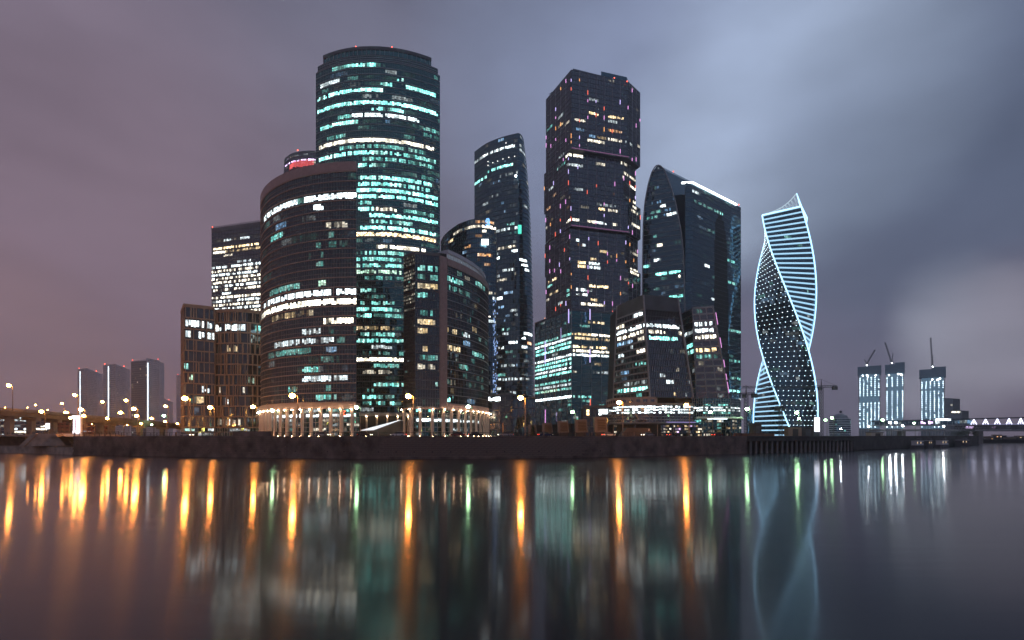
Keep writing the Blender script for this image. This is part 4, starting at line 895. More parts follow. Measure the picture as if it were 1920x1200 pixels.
small_block('link_block', 'low dark link building with two bright windows beside the rounded podium', 1094, 1140, 262, 256, 764, 3, G_DARK, 0, 'W', 111, rows=[(1097, 1108, 775, 'Y', 1.4), (1120, 1140, 774, 'W', 2.6)], bright=(.5, 2))
small_block('hotel_block', 'small dark grid block with bright white top sign behind the low wing', 914, 938, 330, 330, 742, 6, G_GREY, .25, 'OYC', 112, rows=[(914, 938, 745, 'W', 3.5, 1)])
small_block('plain_block', 'plain dark block with few small square windows beside the sign-topped block', 938, 962, 334, 334, 739, 7, G_DARK, .12, 'GYT', 113)
sb = small_block('blue_glass_pavilion', 'low blue glass block with reflected trees next to the wide tower base', 961, 1004, 338, 338, 748, 4, G_BLUE, .1, 'BTB', 114, bright=(.1, .5))

# --- arched-sail tower
twI = thing('arched_sail_tower', 'dark tower with pointed arch sail face and white light line along its roof', 'skyscraper', (165, 490, GZ))
A_, B_ = np.array(pt(1206, 485)), np.array(pt(1286, 468)); ext = np.array((64., 50.)); ax = (B_ - A_); lenS = np.linalg.norm(ax); axu = ax / lenS
prof_r = [(GZ, 1286), (gz(600, 469), 1285), (gz(480, 470), 1282), (gz(448, 471), 1279), (gz(417, 472), 1274), (gz(385, 473), 1268), (gz(356, 474), 1260), (gz(334, 475), 1252), (gz(318.5, 477), 1245.6), (gz(312, 479), 1238.5), (gz(311, 480), 1234)]
prof_l = [(GZ, 1205), (gz(600, 485), 1205), (gz(480, 485), 1205.5), (gz(417, 484), 1206.5), (gz(379, 483.5), 1209.5), (gz(347, 483), 1215.5), (gz(325, 482), 1222), (gz(314, 481), 1228.5), (gz(311, 480), 1233)]
zr, xr = zip(*prof_r); zl, xl = zip(*prof_l)
def s_of(px_):                                                     # intersect the view ray with the sail plane once, to get metres along it
    d = np.array(((px_ - 960) / 1000, 1.0)); M_ = np.array(((d[0], -axu[0]), (d[1], -axu[1]))); return np.linalg.solve(M_, A_)[1]
nI = 56; ztI = gz(311, 480); zsI = np.linspace(GZ, ztI - .3, nI + 1); nuI = 22
GI = np.zeros((nuI + 1, nI + 1, 3))
sl = np.array([s_of(x) for x in xl]); sr = np.array([s_of(x) for x in xr])
for j, z in enumerate(zsI):
    a, b_ = np.interp(z, zl, sl), np.interp(z, zr, sr)
    for i in range(nuI + 1): q = A_ + axu * (a + (b_ - a) * i / nuI); GI[i, j] = (q[0], q[1], z)
rI = [(1218, 1245, 398, 'T', .6, .4), (1220, 1240, 380, 'B', .6, .3), (1238, 1248, 391, 'W', 1.6), (1248, 1270, 406, 'W', 1.3, .75), (1214, 1232, 408, 'T', .4, .6), (1233, 1242, 463, 'C', 1.3), (1206, 1215, 497, 'T', 1.0), (1226, 1240, 491, 'W', 1.8, .85), (1230, 1275, 514, 'T', 1.4, .8, 1252), (1268, 1280, 516, 'C', 1.4), (1254, 1284, 556, 'T', 1.2, .85)]
skin(twI, GI, G_BLUE, band=ALU, mull=None, bh=.34, bd=.2, rows=rI, dens=.16, palette='TTBW', run=(1, 5), bright=(.04, .5), straight=False, seed=121)
rim = MB()
for S_, Z_ in ((sl, zl), (sr, zr)):
    pts_ = [(*(A_ + axu * s_ + np.array((-.3, -.4))), z) for s_, z in zip(np.interp(np.linspace(0, 1, 26), np.linspace(0, 1, len(S_)), S_), np.interp(np.linspace(0, 1, 26), np.linspace(0, 1, len(Z_)), Z_))]
    for a, b_ in zip(pts_[:-1], pts_[1:]): rim.cyl(a, b_, .55, n=5, cap=False)
rim.build('sail_rim', ALU, twI)
Vs = []; Fs = []                                                    # vault behind the sail
prof = [(s_, z) for s_, z in zip(sl, zl)] + [(s_, z) for s_, z in zip(sr[::-1], zr[::-1])]
fine = []
for (s0_, z0_), (s1_, z1_) in zip(prof[:-1], prof[1:]): fine += [(s0_ + (s1_ - s0_) * t_, z0_ + (z1_ - z0_) * t_) for t_ in (0, .5)]
fine.append(prof[-1]); K = len(fine)
for s_, z in fine: q = A_ + axu * s_ + ext * .012; Vs.append((q[0], q[1], z - .2))
for s_, z in fine: q = A_ + axu * s_ + ext * .95; Vs.append((q[0], q[1], z - .2))
Fs = [(i, i + 1, K + i + 1, K + i) for i in range(K - 1)] + [tuple(range(K)), tuple(range(2 * K - 1, K - 1, -1))]
mk('vault', Vs, Fs, G_BLUE, twI)
cI = np.array(pt(1298, 470)); cR = np.array(pt(1389, 520)); zI = gz(344, 470); sI = B_ + np.array((0, 1.0))
def arch_recess(i, j, c_): 
    x_ = 960 + 1000 * c_[0] / c_[1]; y_ = HZ - 1000 * (c_[2] - EYE) / c_[1]
    return 1340 + (400 - min(y_, 480)) * .02 < x_ < np.interp(y_, [402, 420, 450, 480, 600, 800], [1350, 1358, 1362, 1364, 1366, 1368]) and y_ > 402 + abs(x_ - 1349) * .4 and x_ > np.interp(y_, [402, 420, 460, 800], [1347, 1342, 1340, 1340])
rI2 = [(1298, 1312, 361, 'W', 1.2, .6), (1340, 1356, 396, 'T', 1.2, .8), (1342, 1362, 487, 'G', 1.1, .8), (1364, 1378, 491, 'T', .8), (1322, 1330, 497, 'W', 1.6), (1362, 1378, 530, 'T', .9, .8), (1334, 1364, 566, 'W', 1.3, .8), (1346, 1366, 600, 'G', 1.1, .7), (1364, 1390, 618, 'T', .7), (1352, 1366, 618, 'W', .9), (1352, 1366, 663, 'W', .8), (1356, 1388, 680, 'T', .7, .6), (1362, 1390, 706, 'T', .8, .6), (1364, 1392, 733, 'T', 1.3, .75), (1384, 1394, 750, 'W', 1.1), (1302, 1340, 383, 'T', .3, .5)]
fI = resample([tuple(cI), tuple(cR)], 1.6)
skin(twI, grid(fI, GZ, zI, 54), G_BLUE, band=STEEL, mull=STEEL, bh=.3, bd=.1, mw=.1, md=.08, rows=rI2, dens=.22, palette='TTTB', run=(2, 7), bright=(.03, .3), bstep=200, tilt=.005, skipcells=arch_recess, seed=122)
skin(twI, grid(resample([tuple(sI), tuple(cI)], 1.2), GZ, zI, 54), G_BLUE, band=STEEL, mull=STEEL, bh=.3, bd=.1, mw=.1, md=.08, seed=123)
core(twI, [tuple(sI), tuple(cI), tuple(cR)], [tuple(cR + (-20, 30)), tuple(sI + (20, 45))], GZ, zI - .2, d=1.0)
an1 = math.atan2(*(cR - cI)[::-1]); an2 = math.atan2(*(cI - sI)[::-1])
for a, b_ in ((cI, cR - (cR - cI) * .1), (sI + (-3, 2), cI)):
    m_ = (a + b_) / 2; MB().box((m_[0], m_[1] - .6, zI + .6), (np.linalg.norm(b_ - a), .8, 1.3), math.atan2(*(b_ - a)[::-1])).build('roof_light_line', E_COOLB, twI)
beacon(twI, (cR[0] - 2, cR[1], zI + 3)); beacon(twI, (*(A_ + axu * s_of(1232) + ext * .3), ztI + 2), .5)

# --- twisted tower
twV = thing('twisted_tower', 'spiralling white-lit tower twisting above the pier with striped and dotted sides', 'skyscraper', (gx(1476, 545), 545, GZ))
cV = np.array((gx(1471.5, 545), 545.)); Rv = 29.0; zV0, zV1 = GZ + 1, gz(407, 545); nV = 46
def corner(k, f, r_=Rv): a = R(-14 - 158 * f + 90 * k); r_ = r_ * (1 - .15 * f ** 3); return cV + r_ * np.array((math.cos(a), math.sin(a)))
for k in range(4):
    nu_ = 24; GV = np.zeros((nu_ + 1, nV + 1, 3))
    for j in range(nV + 1):
        f = j / nV; a, b_ = corner(k, f), corner(k + 1, f); z = zV0 + (zV1 - zV0) * f
        for i in range(nu_ + 1): q = a + (b_ - a) * i / nu_; GV[i, j] = (q[0], q[1], z)
    stripe = k % 2 == 0
    if stripe: skin(twV, GV, G_BLUE, band=E_EVO, mull=None, bh=1.3, bd=.5, rec=.3, dens=.06, palette='WT', run=(2, 4), bright=(.2, .8), straight=False, bstep=2, bname='floodlit_band', seed=131 + k)  # white bands emit in place of the floodlight falling on them
    else:
        skin(twV, GV, G_BLUE, band=STEEL, mull=None, bh=.25, bd=.06, rec=.15, dens=.35, palette='BBWT', run=(2, 7), bright=(.04, .3), straight=False, bstep=3, seed=131 + k)  # many dim blue windows added to give this side a soft glow
        b = MB(); n_ = np.cross(GV[1:, :-1] - GV[:-1, :-1], GV[:-1, 1:] - GV[:-1, :-1]); n_ /= np.linalg.norm(n_, axis=2, keepdims=True)
        for j in range(nV):
            for i in range(1 + j % 2, nu_, 3): q = GV[i, j] + n_[min(i, nu_ - 1), j] * .35; b.ball(q, .33, 5, 3)
        b.build('facade_dot', E_DOT, twV, kind='stuff')
    rail = MB(); pr2 = None
    for j in range(nV * 2 + 1):
        f = j / (nV * 2); q = corner(k, f, Rv + .3); p3 = (q[0], q[1], zV0 + (zV1 - zV0) * f)
        if pr2: rail.cyl(pr2, p3, .62, n=6, cap=False)
        pr2 = p3
    rail.build('edge_light_rib', E_EVOEDGE, twV)
Vc = []; Fc = []
for j in range(nV + 1):
    for k in range(4): q = corner(k, j / nV, Rv - 1.2); Vc.append((q[0], q[1], zV0 + (zV1 - zV0) * j / nV))
for j in range(nV):
    for k in range(4): a = 4 * j + k; b_ = 4 * j + (k + 1) % 4; Fc.append((a, b_, b_ + 4, a + 4))
Fc.append((4 * nV, 4 * nV + 1, 4 * nV + 2, 4 * nV + 3)); mk('core', Vc, Fc, CORE, twV)
# crown: two ribs that climb past the roof with a lattice between them
E_CROWN = glow('crown_led', (.68, .88, 1.0), .8)
HT = {0: 1.2, 1: 13.5, 2: .8, 3: .8}
rib_top = {}
for k, h in HT.items():
    pv0 = None; rib = MB()
    for t_ in np.linspace(0, 1, 7):
        q = corner(k, 1 + h * t_ / (zV1 - zV0)); p3 = (q[0], q[1], zV1 + h * t_)
        if pv0: rib.cyl(pv0, p3, 1.0 - .6 * t_, n=6, cap=False)
        pv0 = p3
    rib_top[k] = pv0; rib.build('crown_rib', E_EVOEDGE, twV)
for a_, b_ in ((0, 1), (2, 1), (3, 0), (2, 3)):
    lat = MB(); prev = None; n_l = 12
    for i in range(n_l + 1):
        t_ = i / n_l; lo2 = corner(a_, 1) * (1 - t_) + corner(b_, 1) * t_; hi2 = np.array(rib_top[a_][:2]) * (1 - t_) + np.array(rib_top[b_][:2]) * t_
        zz_ = rib_top[a_][2] + (rib_top[b_][2] - rib_top[a_][2]) * t_ ** 3; p3 = (hi2[0], hi2[1], zz_)
        if prev: lat.cyl(prev, p3, .45, n=5, cap=False)
        if zz_ > zV1 + 2: lat.cyl((lo2[0], lo2[1], zV1 + .4), p3, .2, n=4); lat.cyl((lo2[0], lo2[1], zV1 + .4), prev, .16, n=4)
        prev = p3
    lat.build('crown_lattice', E_CROWN, twV)
    MB().cyl((*corner(a_, 1), zV1 + .3), (*corner(b_, 1), zV1 + .3), .9, n=5).build('roof_ring', E_EVOEDGE, twV)

# --- three towers under construction
def site_tower(label, px0, px1, Yt, ytop, ynet, wings, seed, mid=None):
    pc = (px0 + px1) / 2; th = math.atan((pc - 960) / 1000); xc = gx(pc, Yt); w = (px1 - px0) / 1000 * Yt * math.cos(th)
    r_ = thing('construction_tower', label, 'skyscraper', (xc, Yt, GZ), -th)
    zt_ = gz(ytop, Yt) - GZ; zn = gz(ynet, Yt) - GZ; rr = random.Random(seed); dp = w * .7; fh = 4.6
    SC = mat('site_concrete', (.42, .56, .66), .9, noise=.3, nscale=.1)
    MB().box((0, dp / 2 + 1.5, zn / 2), (w * .86, dp - 3, zn)).build('core', SC, r_, local=True)
    MB().box((0, 1.2, zn / 2 + 8), (w * .84, .4, zn - 18)).build('face_fill_glow', SITEGLOW, r_, local=True)  # glowing panel added to brighten the tower face, not a real room
    nf = int(zn / fh); cols_ = 6 if w > 38 else 4; sl = None
    for j in range(nf):
        if sl is None: o = MB().box((0, 0, 0), (w * .95, dp, .6)).build('floor_slab', CONC, r_, local=True); sl = o.data
        else: o = bpy.data.objects.new('floor_slab', sl); col.objects.link(o); o.parent = r_
        o.location = (0, dp / 2, (j + .5) * fh)
    for (a, b_, dy) in wings: MB().box((w * ((a + b_) / 2 - .5), dp / 2 + rng.uniform(-.1, .1), (zn + zt_ + dy) / 2), (w * (b_ - a) * 1.03, dp * 1.08, zt_ + dy - zn)).build('climbing_screen', NET, r_, local=True)
    lm = None
    for c_ in range(cols_):
        xx = w * (-.40 + .80 * c_ / (cols_ - 1))
        for j in range(4, nf - 1):
            if mid and mid[0] < HZ - 1000 * (GZ + j * fh - EYE) / Yt < mid[1]: continue
            if rr.random() < .08: continue
            if lm is None: o = MB().box((0, 0, 0), (1.5, .4, 1.1)).build('site_lamp', E_SITE, r_, local=True); lm = o.data
            else: o = bpy.data.objects.new('site_lamp', lm); col.objects.link(o); o.parent = r_
            s_ = rr.uniform(.6, 1.15); o.location = (xx + rr.uniform(-.3, .3), -.9, j * fh + 2.6); o.scale = (s_, 1, s_)
    for k in range(9): MB().box((w * (-.44 + .88 * k / 8), -.1, 11), (.9, .9, 22)).build('base_column', WHITE, r_, local=True)
    for k in range(4): MB().ball((w * rr.uniform(-.38, .4), -1.0, zn - rr.uniform(1, 6)), 1.4, 8, 5).build('floodlight', SITEFL, r_, local=True)
    return r_, xc, w, zt_ + GZ
SITEGLOW = glow('site_fill_glow', (.30, .60, .90), .30)  # added fill glow for the tower faces
SITEFL = glow('site_flood', (.85, .96, 1.0), 18, 'AUTO')
def bar_lattice(b, p0, p1, w, n, r_=.12):
    p0, p1 = np.array(p0, float), np.array(p1, float); d = (p1 - p0) / np.linalg.norm(p1 - p0); s_ = np.cross(d, (0, 1, 0)); s_ = s_ / (np.linalg.norm(s_) + 1e-9) * w / 2; y_ = np.cross(d, s_); y_ = y_ / np.linalg.norm(y_) * w / 2
    ch = [s_ + y_, -s_ + y_, -s_ - y_, s_ - y_]
    for c_ in ch: b.cyl(p0 + c_, p1 + c_, r_, n=4)
    for k in range(n):
        a = p0 + (p1 - p0) * k / n; e = p0 + (p1 - p0) * (k + 1) / n
        for i in range(4): b.cyl(a + ch[i], e + ch[(i + 1) % 4], r_ * .7, n=3, cap=False)
def luffing_crane(label, x, y, z, tip, lamp=True, back=None):
    r_ = thing('luffing_crane', label, 'crane', (x, y, z)); b = MB(); bar_lattice(b, (x, y, z), (x, y, z + 6), 2.2, 4, .3); b.build('mast', CRANE, r_)
    b = MB(); bar_lattice(b, (x, y, z + 6), tip, 2.0, 12, .34); b.build('jib', CRANE, r_)
    MB().box((x, y, z + 6.4), (3.2, 2.4, 1.9)).build('cab', CRANE, r_)
    bx_ = back or (x + 4, y, z + 13); b = MB(); bar_lattice(b, (x + 1, y, z + 6.5), bx_, .9, 4, .2); b.build('a_frame', CRANE, r_)
    MB().cyl(bx_, tip, .07, n=3).cyl(bx_, (x + 3.5, y, z + 6), .09, n=3).build('stay_cable', CRANE, r_)
    MB().box((x + 3.5, y, z + 6.2), (1.6, 2, 1.6)).build('counterweight', CRANE, r_)
    if lamp: MB().ball((x, y - 1.6, z + 3.5), 1.1, 8, 5).build('work_lamp', glow('work_lamp', (.85, .96, 1.0), 26), r_)
Yk = 1250
s1, a, b_, z_ = site_tower('unfinished tower with dark band mid-height, netted top and even top edge', 1608, 1652, Yk, 687, 702, [(0, .5, 0), (.5, 1.0, .8)], 1, (744, 756))
luffing_crane('crane with jib raised steeply on the even-topped unfinished tower', gx(1629, Yk), Yk + 8, z_, (gx(1645, Yk), Yk + 8, gz(655, Yk)), back=(gx(1625, Yk), Yk + 8, gz(673, Yk)))
s2, a, b_, z_ = site_tower('narrowest unfinished tower with stepped netted top and white work lights', 1659.5, 1696, Yk, 683, 700, [(0, .5, 0), (.5, 1.0, 3.6)], 2, (727, 733))
luffing_crane('crane leaning over the narrowest unfinished tower', gx(1676, Yk), Yk + 8, z_, (gx(1664, Yk), Yk + 8, gz(641, Yk)), back=(gx(1679, Yk), Yk + 8, gz(661, Yk)))
s3, a, b_, z_ = site_tower('widest unfinished tower standing apart with two-level netted top', 1723.5, 1773, Yk, 692, 708, [(0, .5, 0), (.5, 1.0, 4.2)], 3, (729, 734))
luffing_crane('crane with almost upright jib on the widest unfinished tower', gx(1753, Yk), Yk + 8, z_ + 3, (gx(1750, Yk), Yk + 8, gz(632, Yk)), back=(gx(1754, Yk), Yk + 8, gz(665, Yk)))

# --- far right small buildings
small_block('hazy_apartment_slab', 'hazy apartment slab beside the widest unfinished tower', 1770, 1786, 1400, 1405, 747, 14, G_GREY, .12, 'YCW', 141, step=3.0)
small_block('hazy_low_office', 'hazy low office with a bright strip under its roof behind the footbridge', 1782, 1803, 1300, 1302, 770, 9, G_GREY, .1, 'YC', 142, rows=[(1784, 1800, 772, 'C', 2.0)], step=3.0)
dm = thing('globe_roof_building', 'hazy round building with globe on its roof beyond the pier', 'building', (gx(1586, 640), 650, GZ))
pd_ = arc((gx(1586, 640), 652), 11.5, -200, 20, 30)
skin(dm, grid(resample(pd_, 1.6), GZ, gz(785, 640), 8), G_BLUE, band=WHITE, mull=None, bh=.9, bd=.3, dens=.12, palette='WT', run=(1, 3), bright=(.3, 1.2), seed=143)
core(dm, pd_, [], GZ, gz(785, 640) + .2)
MB().cyl((gx(1586, 640), 652, gz(785, 640)), (gx(1586, 640), 652, gz(779, 640)), 9, 8, n=20).cyl((gx(1586, 640), 652, gz(779, 640)), (gx(1586, 640), 652, gz(775, 640)), 7.5, 3, n=20).build('roof_drum', mat('roof_grey', (.30, .34, .38), .6, noise=.1), dm)
MB().ball((gx(1586, 640), 650, gz(771.5, 640)), 1.6, 12, 8).build('roof_globe', STEEL, dm, smooth_=True)
small_block('slim_tower_stub', 'small dark slab with red roof lights between sail tower and twisted tower', 1400, 1411.5, 560, 560, 771, 10, G_BLUE, .04, 'WB', 144, step=2.5)

# ================================================================== left: residential towers, viaduct, mall
def resi(label, px0, px1, Y, ytl, ytr, strip_px, strip_y, split, seed, dark=False, bow=False):
    r_ = thing('apartment_tower', label, 'skyscraper', (gx((px0 + px1) / 2, Y), Y + 14, GZ)); sp = px0 + (px1 - px0) * split
    wallm = mat('resi_wall', (.72, .66, .67), .8, noise=.15, nscale=.1)
    a, m_, b_ = pt(px0, Y), pt(sp, Y - 28), pt(px1, Y + 16); z1, z2 = gz(ytl, Y), gz(ytr, Y)
    for (p_, q_, zt_, gl, nf, st, sd) in ((a, m_, z1, G_GREY, 34, 2.6, 0), (m_, b_, z2, G_GREY, 38, 2.6, 1)):
        skin(r_, grid(resample([p_, q_], st * 1.6), GZ, zt_, nf), gl, band=wallm if not (dark and sd == 0) else STEEL, mull=wallm if not (dark and sd == 0) else STEEL, bh=2.9 if not (dark and sd == 0) else 1.2, bd=.3, mw=2.0 if not (dark and sd == 0) else .6, md=.25, mevery=1, dens=.10, palette='YCYW', run=(1, 1), bright=(.3, 2.2), bstep=100, seed=seed + sd)
        core(r_, resample([p_, q_], 6), [(q_[0] * 1.01, q_[1] + 36), (p_[0] * 1.01, p_[1] + 36)], GZ, zt_ + .2, m=wallm)
        band_along(r_, [p_, q_], zt_, zt_ + 2.2, .3, wallm, 'parapet', closed_in=2)
    yS = np.interp(strip_px, [px0, sp, px1], [Y, Y - 28, Y + 16]) - .9
    MB().box((gx(strip_px, yS), yS, (gz(strip_y[0], yS) + gz(strip_y[1], yS)) / 2), (2.6, .6, gz(strip_y[0], yS) - gz(strip_y[1], yS))).build('light_strip', E_COOL, r_)
    for x_ in (px0 + 2, px1 - 2): yy = np.interp(x_, [px0, sp, px1], [Y, Y - 28, Y + 16]); beacon(r_, (gx(x_, yy), yy + 1, gz(ytl if x_ < sp else ytr, Y) + 5), 1.3)
    return r_
resi('pale apartment tower with thin white light strip on its corner, nearest the sign', 146, 182, 1500, 694, 698, 150.5, (696, 780), .5, 151)
resi('pale apartment tower with light strip mid-face and white lit upper corner', 194, 234, 1450, 686, 689, 203.5, (687, 786), .56, 153)
resi('apartment tower with dark bowed half and pale half divided by light strip', 246, 298, 1400, 679, 676, 277, (680, 792), .56, 155, dark=True)
resi('thin hazy tower with white top lights beside the brown office', 331, 352, 1900, 705, 707, 346, (752, 753.5), .4, 157)
resi('short hazy block with dotted light line behind the pale towers', 298, 318, 1800, 748, 752, 299.5, (748, 792), .4, 159)
# viaduct
via = thing('viaduct', 'curved concrete road viaduct on thick piers crossing behind the landing quay', 'bridge', (gx(60, 250), 250, GZ))
dk = catmull([(gx(-260, 215), 215), (gx(0, 232), 232), (gx(120, 262), 262), (gx(220, 310), 310), (gx(345, 390), 390), (gx(372, 450), 450)], 10)
dz = [np.interp(960 + 1000 * x / y, [-260, 0, 120, 220, 345, 372], [15.5, gz(770, 232), gz(781, 262), gz(788, 310), gz(799, 390), gz(803, 440)]) for x, y in dk]
def ribbon(path, zs_, out, inn, h0, h1, m, name, parent):
    p_ = np.array(path); t_ = np.gradient(p_, axis=0); t_ /= np.linalg.norm(t_, axis=1, keepdims=True); n_ = np.stack([t_[:, 1], -t_[:, 0]], 1); V = []; F = []
    for q, w, z in zip(p_, n_, zs_):
        o = q + w * out; i = q - w * inn; V += [(i[0], i[1], z + h0), (o[0], o[1], z + h0), (o[0], o[1], z + h1), (i[0], i[1], z + h1)]
    for a in range(len(p_) - 1):
        o = 4 * a; F += [(o, o + 4, o + 5, o + 1), (o + 1, o + 5, o + 6, o + 2), (o + 2, o + 6, o + 7, o + 3), (o + 3, o + 7, o + 4, o)]
    return mk(name, V, F, m, parent)
ribbon(dk, dz, 6, 6, -.4, 0, CONC, 'deck', via); ribbon(dk, dz, 4, 4, -2.1, -.4, CONC, 'girder', via)
ribbon(dk, dz, 6.2, -5.8, 0, 1.1, CONC, 'parapet', via)
for x_, in ((-60,), (10,), (62,), (98,), (140,), (188,), (214,), (262,), (305,)):
    k = int(np.argmin([abs(960 + 1000 * q[0] / q[1] - x_) for q in dk])); q = dk[k]
    a = MB().box((q[0], q[1], (GZ + dz[k] - 3.4) / 2), (2.6, 2.2, dz[k] - 3.4 - GZ)).build('pier', CONC, via); MB().box((q[0], q[1], dz[k] - 2.75), (7, 2.4, 1.3)).build('pier_cap', CONC, a)
# mall behind the viaduct
mall = thing('shopping_hall', 'wide low hall with bright white interior seen under the viaduct', 'building', (gx(40, 330), 330, GZ))
pm = [pt(-180, 318), pt(94, 330)]
rmall = [(-150, 60, 783, 'W', 2.6, .9), (-150, 60, 788, 'W', 2.0, .8), (22, 60, 804, 'W', 2.0, .8), (22, 60, 808, 'C', 1.6, .8), (68, 94, 784, 'W', 2.0), (66, 90, 806, 'C', 1.8, .8), (76, 86, 797, 'C', 1.8)]
skin(mall, grid(resample(pm, 1.8), GZ, gz(774, 326), 8), G_GREY, band=CONC, mull=CONC, bh=.5, bd=.25, mw=.3, md=.2, mevery=4, rows=rmall, dens=.3, palette='WC', bright=(.2, 1.4), bstep=200, seed=161)
core(mall, resample(pm, 8), [pt(94, 372), pt(-180, 360)], GZ, gz(773, 326))
band_along(mall, pm, gz(774, 326), gz(771, 326), .5, CONC, 'roof_edge', closed_in=4)
dw = thing('brick_warehouse', 'dark reddish low building stretching behind the viaduct piers', 'building', (gx(180, 345), 345, GZ))
pw = [pt(95, 340), pt(212, 360)]
skin(dw, grid(resample(pw, 2.2), GZ, gz(787, 350), 5), G_DARK, band=mat('brick_red', (.16, .07, .055), .85, noise=.25), mull=mat('brick_dark', (.13, .06, .05), .85, noise=.25), bh=1.5, bd=.25, mw=1.0, md=.22, dens=.15, palette='WB', bright=(.2, 1), bstep=200, seed=162)
core(dw, resample(pw, 8), [pt(212, 380), pt(95, 365)], GZ, gz(786.5, 350), m=DCONC)
# illuminated totem
tot = thing('totem_sign', 'tall glowing white totem sign with dark red vertical lettering beside the quay', 'sign', (gx(143, 190), 190, GZ))
MB().box((gx(143, 190), 190.6, (GZ + gz(779, 190)) / 2), (2.75, .9, gz(779, 190) - GZ)).build('pylon', WHITE, tot)
MB().box((gx(143, 190), 190.02, (gz(813, 190) + gz(785, 190)) / 2), (2.5, .2, gz(785, 190) - gz(813, 190))).build('sign_face', E_SIGN, tot)
MB().box((gx(142.5, 190), 190.0, gz(781.5, 190)), (2.9, .24, .9)).build('sign_head', E_SIGN, tot)
for k in range(7):
    for dx, w in ((-.15, .42), (-1.05, .30)):
        MB().box((gx(143.2, 190) + dx, 189.86, gz(787 + k * 3.1, 190)), (w, .08, .34)).box((gx(143.2, 190) + dx + (.12 if k % 2 else -.1), 189.85, gz(788.3 + k * 3.1, 190)), (.12, .08, .3)).build('letter', E_MAG, tot)
adv = thing('round_light_sign', 'small rounded white light box standing under the viaduct', 'sign', (gx(89.5, 205), 205, GZ))
MB().box((gx(89.5, 205), 205, gz(799, 205)), (1.35, .4, 2.2)).build('light_box', glow('light_box', (.9, .92, 1), 2.2), adv)
MB().box((gx(89.5, 205), 205.2, (GZ + gz(805, 205)) / 2), (.5, .4, gz(805, 205) - GZ)).box((gx(89.5, 205), 205.3, gz(799, 205)), (1.7, .4, 2.6)).build('stand', STEEL, adv)

# ================================================================== right: footbridge, boats, cranes
fb = thing('footbridge', 'glazed two-level footbridge with white lit A-shaped frames over the river', 'bridge', (gx(1850, 400), 400, 0))
Yb0, Yb1 = 430., 385.
xb0, xb1 = gx(1640, Yb0), gx(2300, Yb1)
def onb(px_): f = np.clip((px_ - 1640) / (2300 - 1640), 0, 1); return Yb0 + (Yb1 - Yb0) * f
def bp_(px_, py_, dy=0): Y_ = onb(px_) + dy; return np.array((gx(px_, Y_), Y_, gz(py_, Y_)))
bpath = [(gx(x_, onb(x_)), onb(x_)) for x_ in np.linspace(1640, 2300, 14)]
zb = lambda py_: [gz(py_(x_), onb(x_)) for x_ in np.linspace(1640, 2300, 14)]
top_y = lambda x_: 790 - (x_ - 1640) * .026; mid_y = lambda x_: 797.5 - (x_ - 1640) * .004; low_y = lambda x_: 806.5
ribbon(bpath, zb(top_y), .6, 9, -.5, .4, STEEL, 'roof', fb)
ribbon(bpath, zb(mid_y), .6, 9, -.5, .4, ALU, 'upper_deck', fb)
ribbon(bpath, zb(low_y), .6, 9, -.9, .6, ALU, 'lower_deck', fb)
pan = [(gx(x_, onb(x_)), onb(x_)) for x_ in np.linspace(1640, 1822, 40)]
V = []; F = []
Gb = np.zeros((41, 2, 3))
for i, x_ in enumerate(np.linspace(1640, 1822, 41)):
    Gb[i, 0] = bp_(x_, mid_y(x_), .1); Gb[i, 1] = bp_(x_, top_y(x_), .1)
skin(fb, Gb, G_BLUE, band=None, mull=ALU, mw=.2, md=.15, mevery=2, rows=[(1726, 1750, 793, 'P', 1.6, .9), (1756, 1765, 791, 'W', 1)], dens=.25, palette='BBW', run=(1, 3), bright=(.1, .8), seed=171)
MB().box(tuple((bp_(1755, 786.7, -.8) + bp_(1783, 786.7, -.8)) / 2), (11.5, .4, 1.3)).build('light_bar', E_COOLB, fb)
for x_ in (1826, 1848, 1870, 1892, 1914, 1937, 1960):               # A-frames
    b = MB(); ap = bp_(x_, top_y(x_) + 1.2, -.4)
    for d in (-5.2, 5.2): b.cyl(ap, bp_(x_ + d, mid_y(x_) - 1, -.4), .34, n=5)
    b.cyl(ap, bp_(x_, mid_y(x_) - 1, -.4), .2, n=5)
    if x_ < 1880: b.cyl(bp_(x_ - 2.8, mid_y(x_) - 5, -.4), bp_(x_ + 2.8, mid_y(x_) - 5, -.4), .22, n=5)
    b.build('a_frame', glow('frame_led', (.72, .74, 1.0), 3.0), fb)
ribbon(bpath[4:], zb(lambda x_: mid_y(x_) - 1.2)[4:], .7, -.5, -.1, .1, glow('rail_led', (.55, .55, 1.0), .9), 'handrail_light', fb)
b = MB()
for x_ in np.arange(1790, 2000, 5.2):
    b.cyl(bp_(x_, mid_y(x_) + 1.5, -.2), bp_(x_ + 2.6, low_y(x_) - 2, -.2), .16, n=4); b.cyl(bp_(x_ + 5.2, mid_y(x_) + 1.5, -.2), bp_(x_ + 2.6, low_y(x_) - 2, -.2), .16, n=4)
b.build('lower_truss', ALU, fb, kind='stuff')
Gl = np.zeros((31, 2, 3))
for i, x_ in enumerate(np.linspace(1790, 2000, 31)): Gl[i, 0] = bp_(x_, low_y(x_) - 1.5, 5); Gl[i, 1] = bp_(x_, mid_y(x_) + 1, 5)
skin(fb, Gl, G_GREY, dens=1.1, palette='CPW', run=(1, 2), bright=(.2, 1.4), pane='lower_pane', seed=172)
for x_, w in ((1834, 9), (1690, 8)):
    q = bp_(x_, 810, 4); MB().box((q[0], q[1], (gz(807.5, q[1]) - 1) / 2), (w * .42, 5, gz(807.5, q[1]) + 1)).build('pier', CONC, fb)
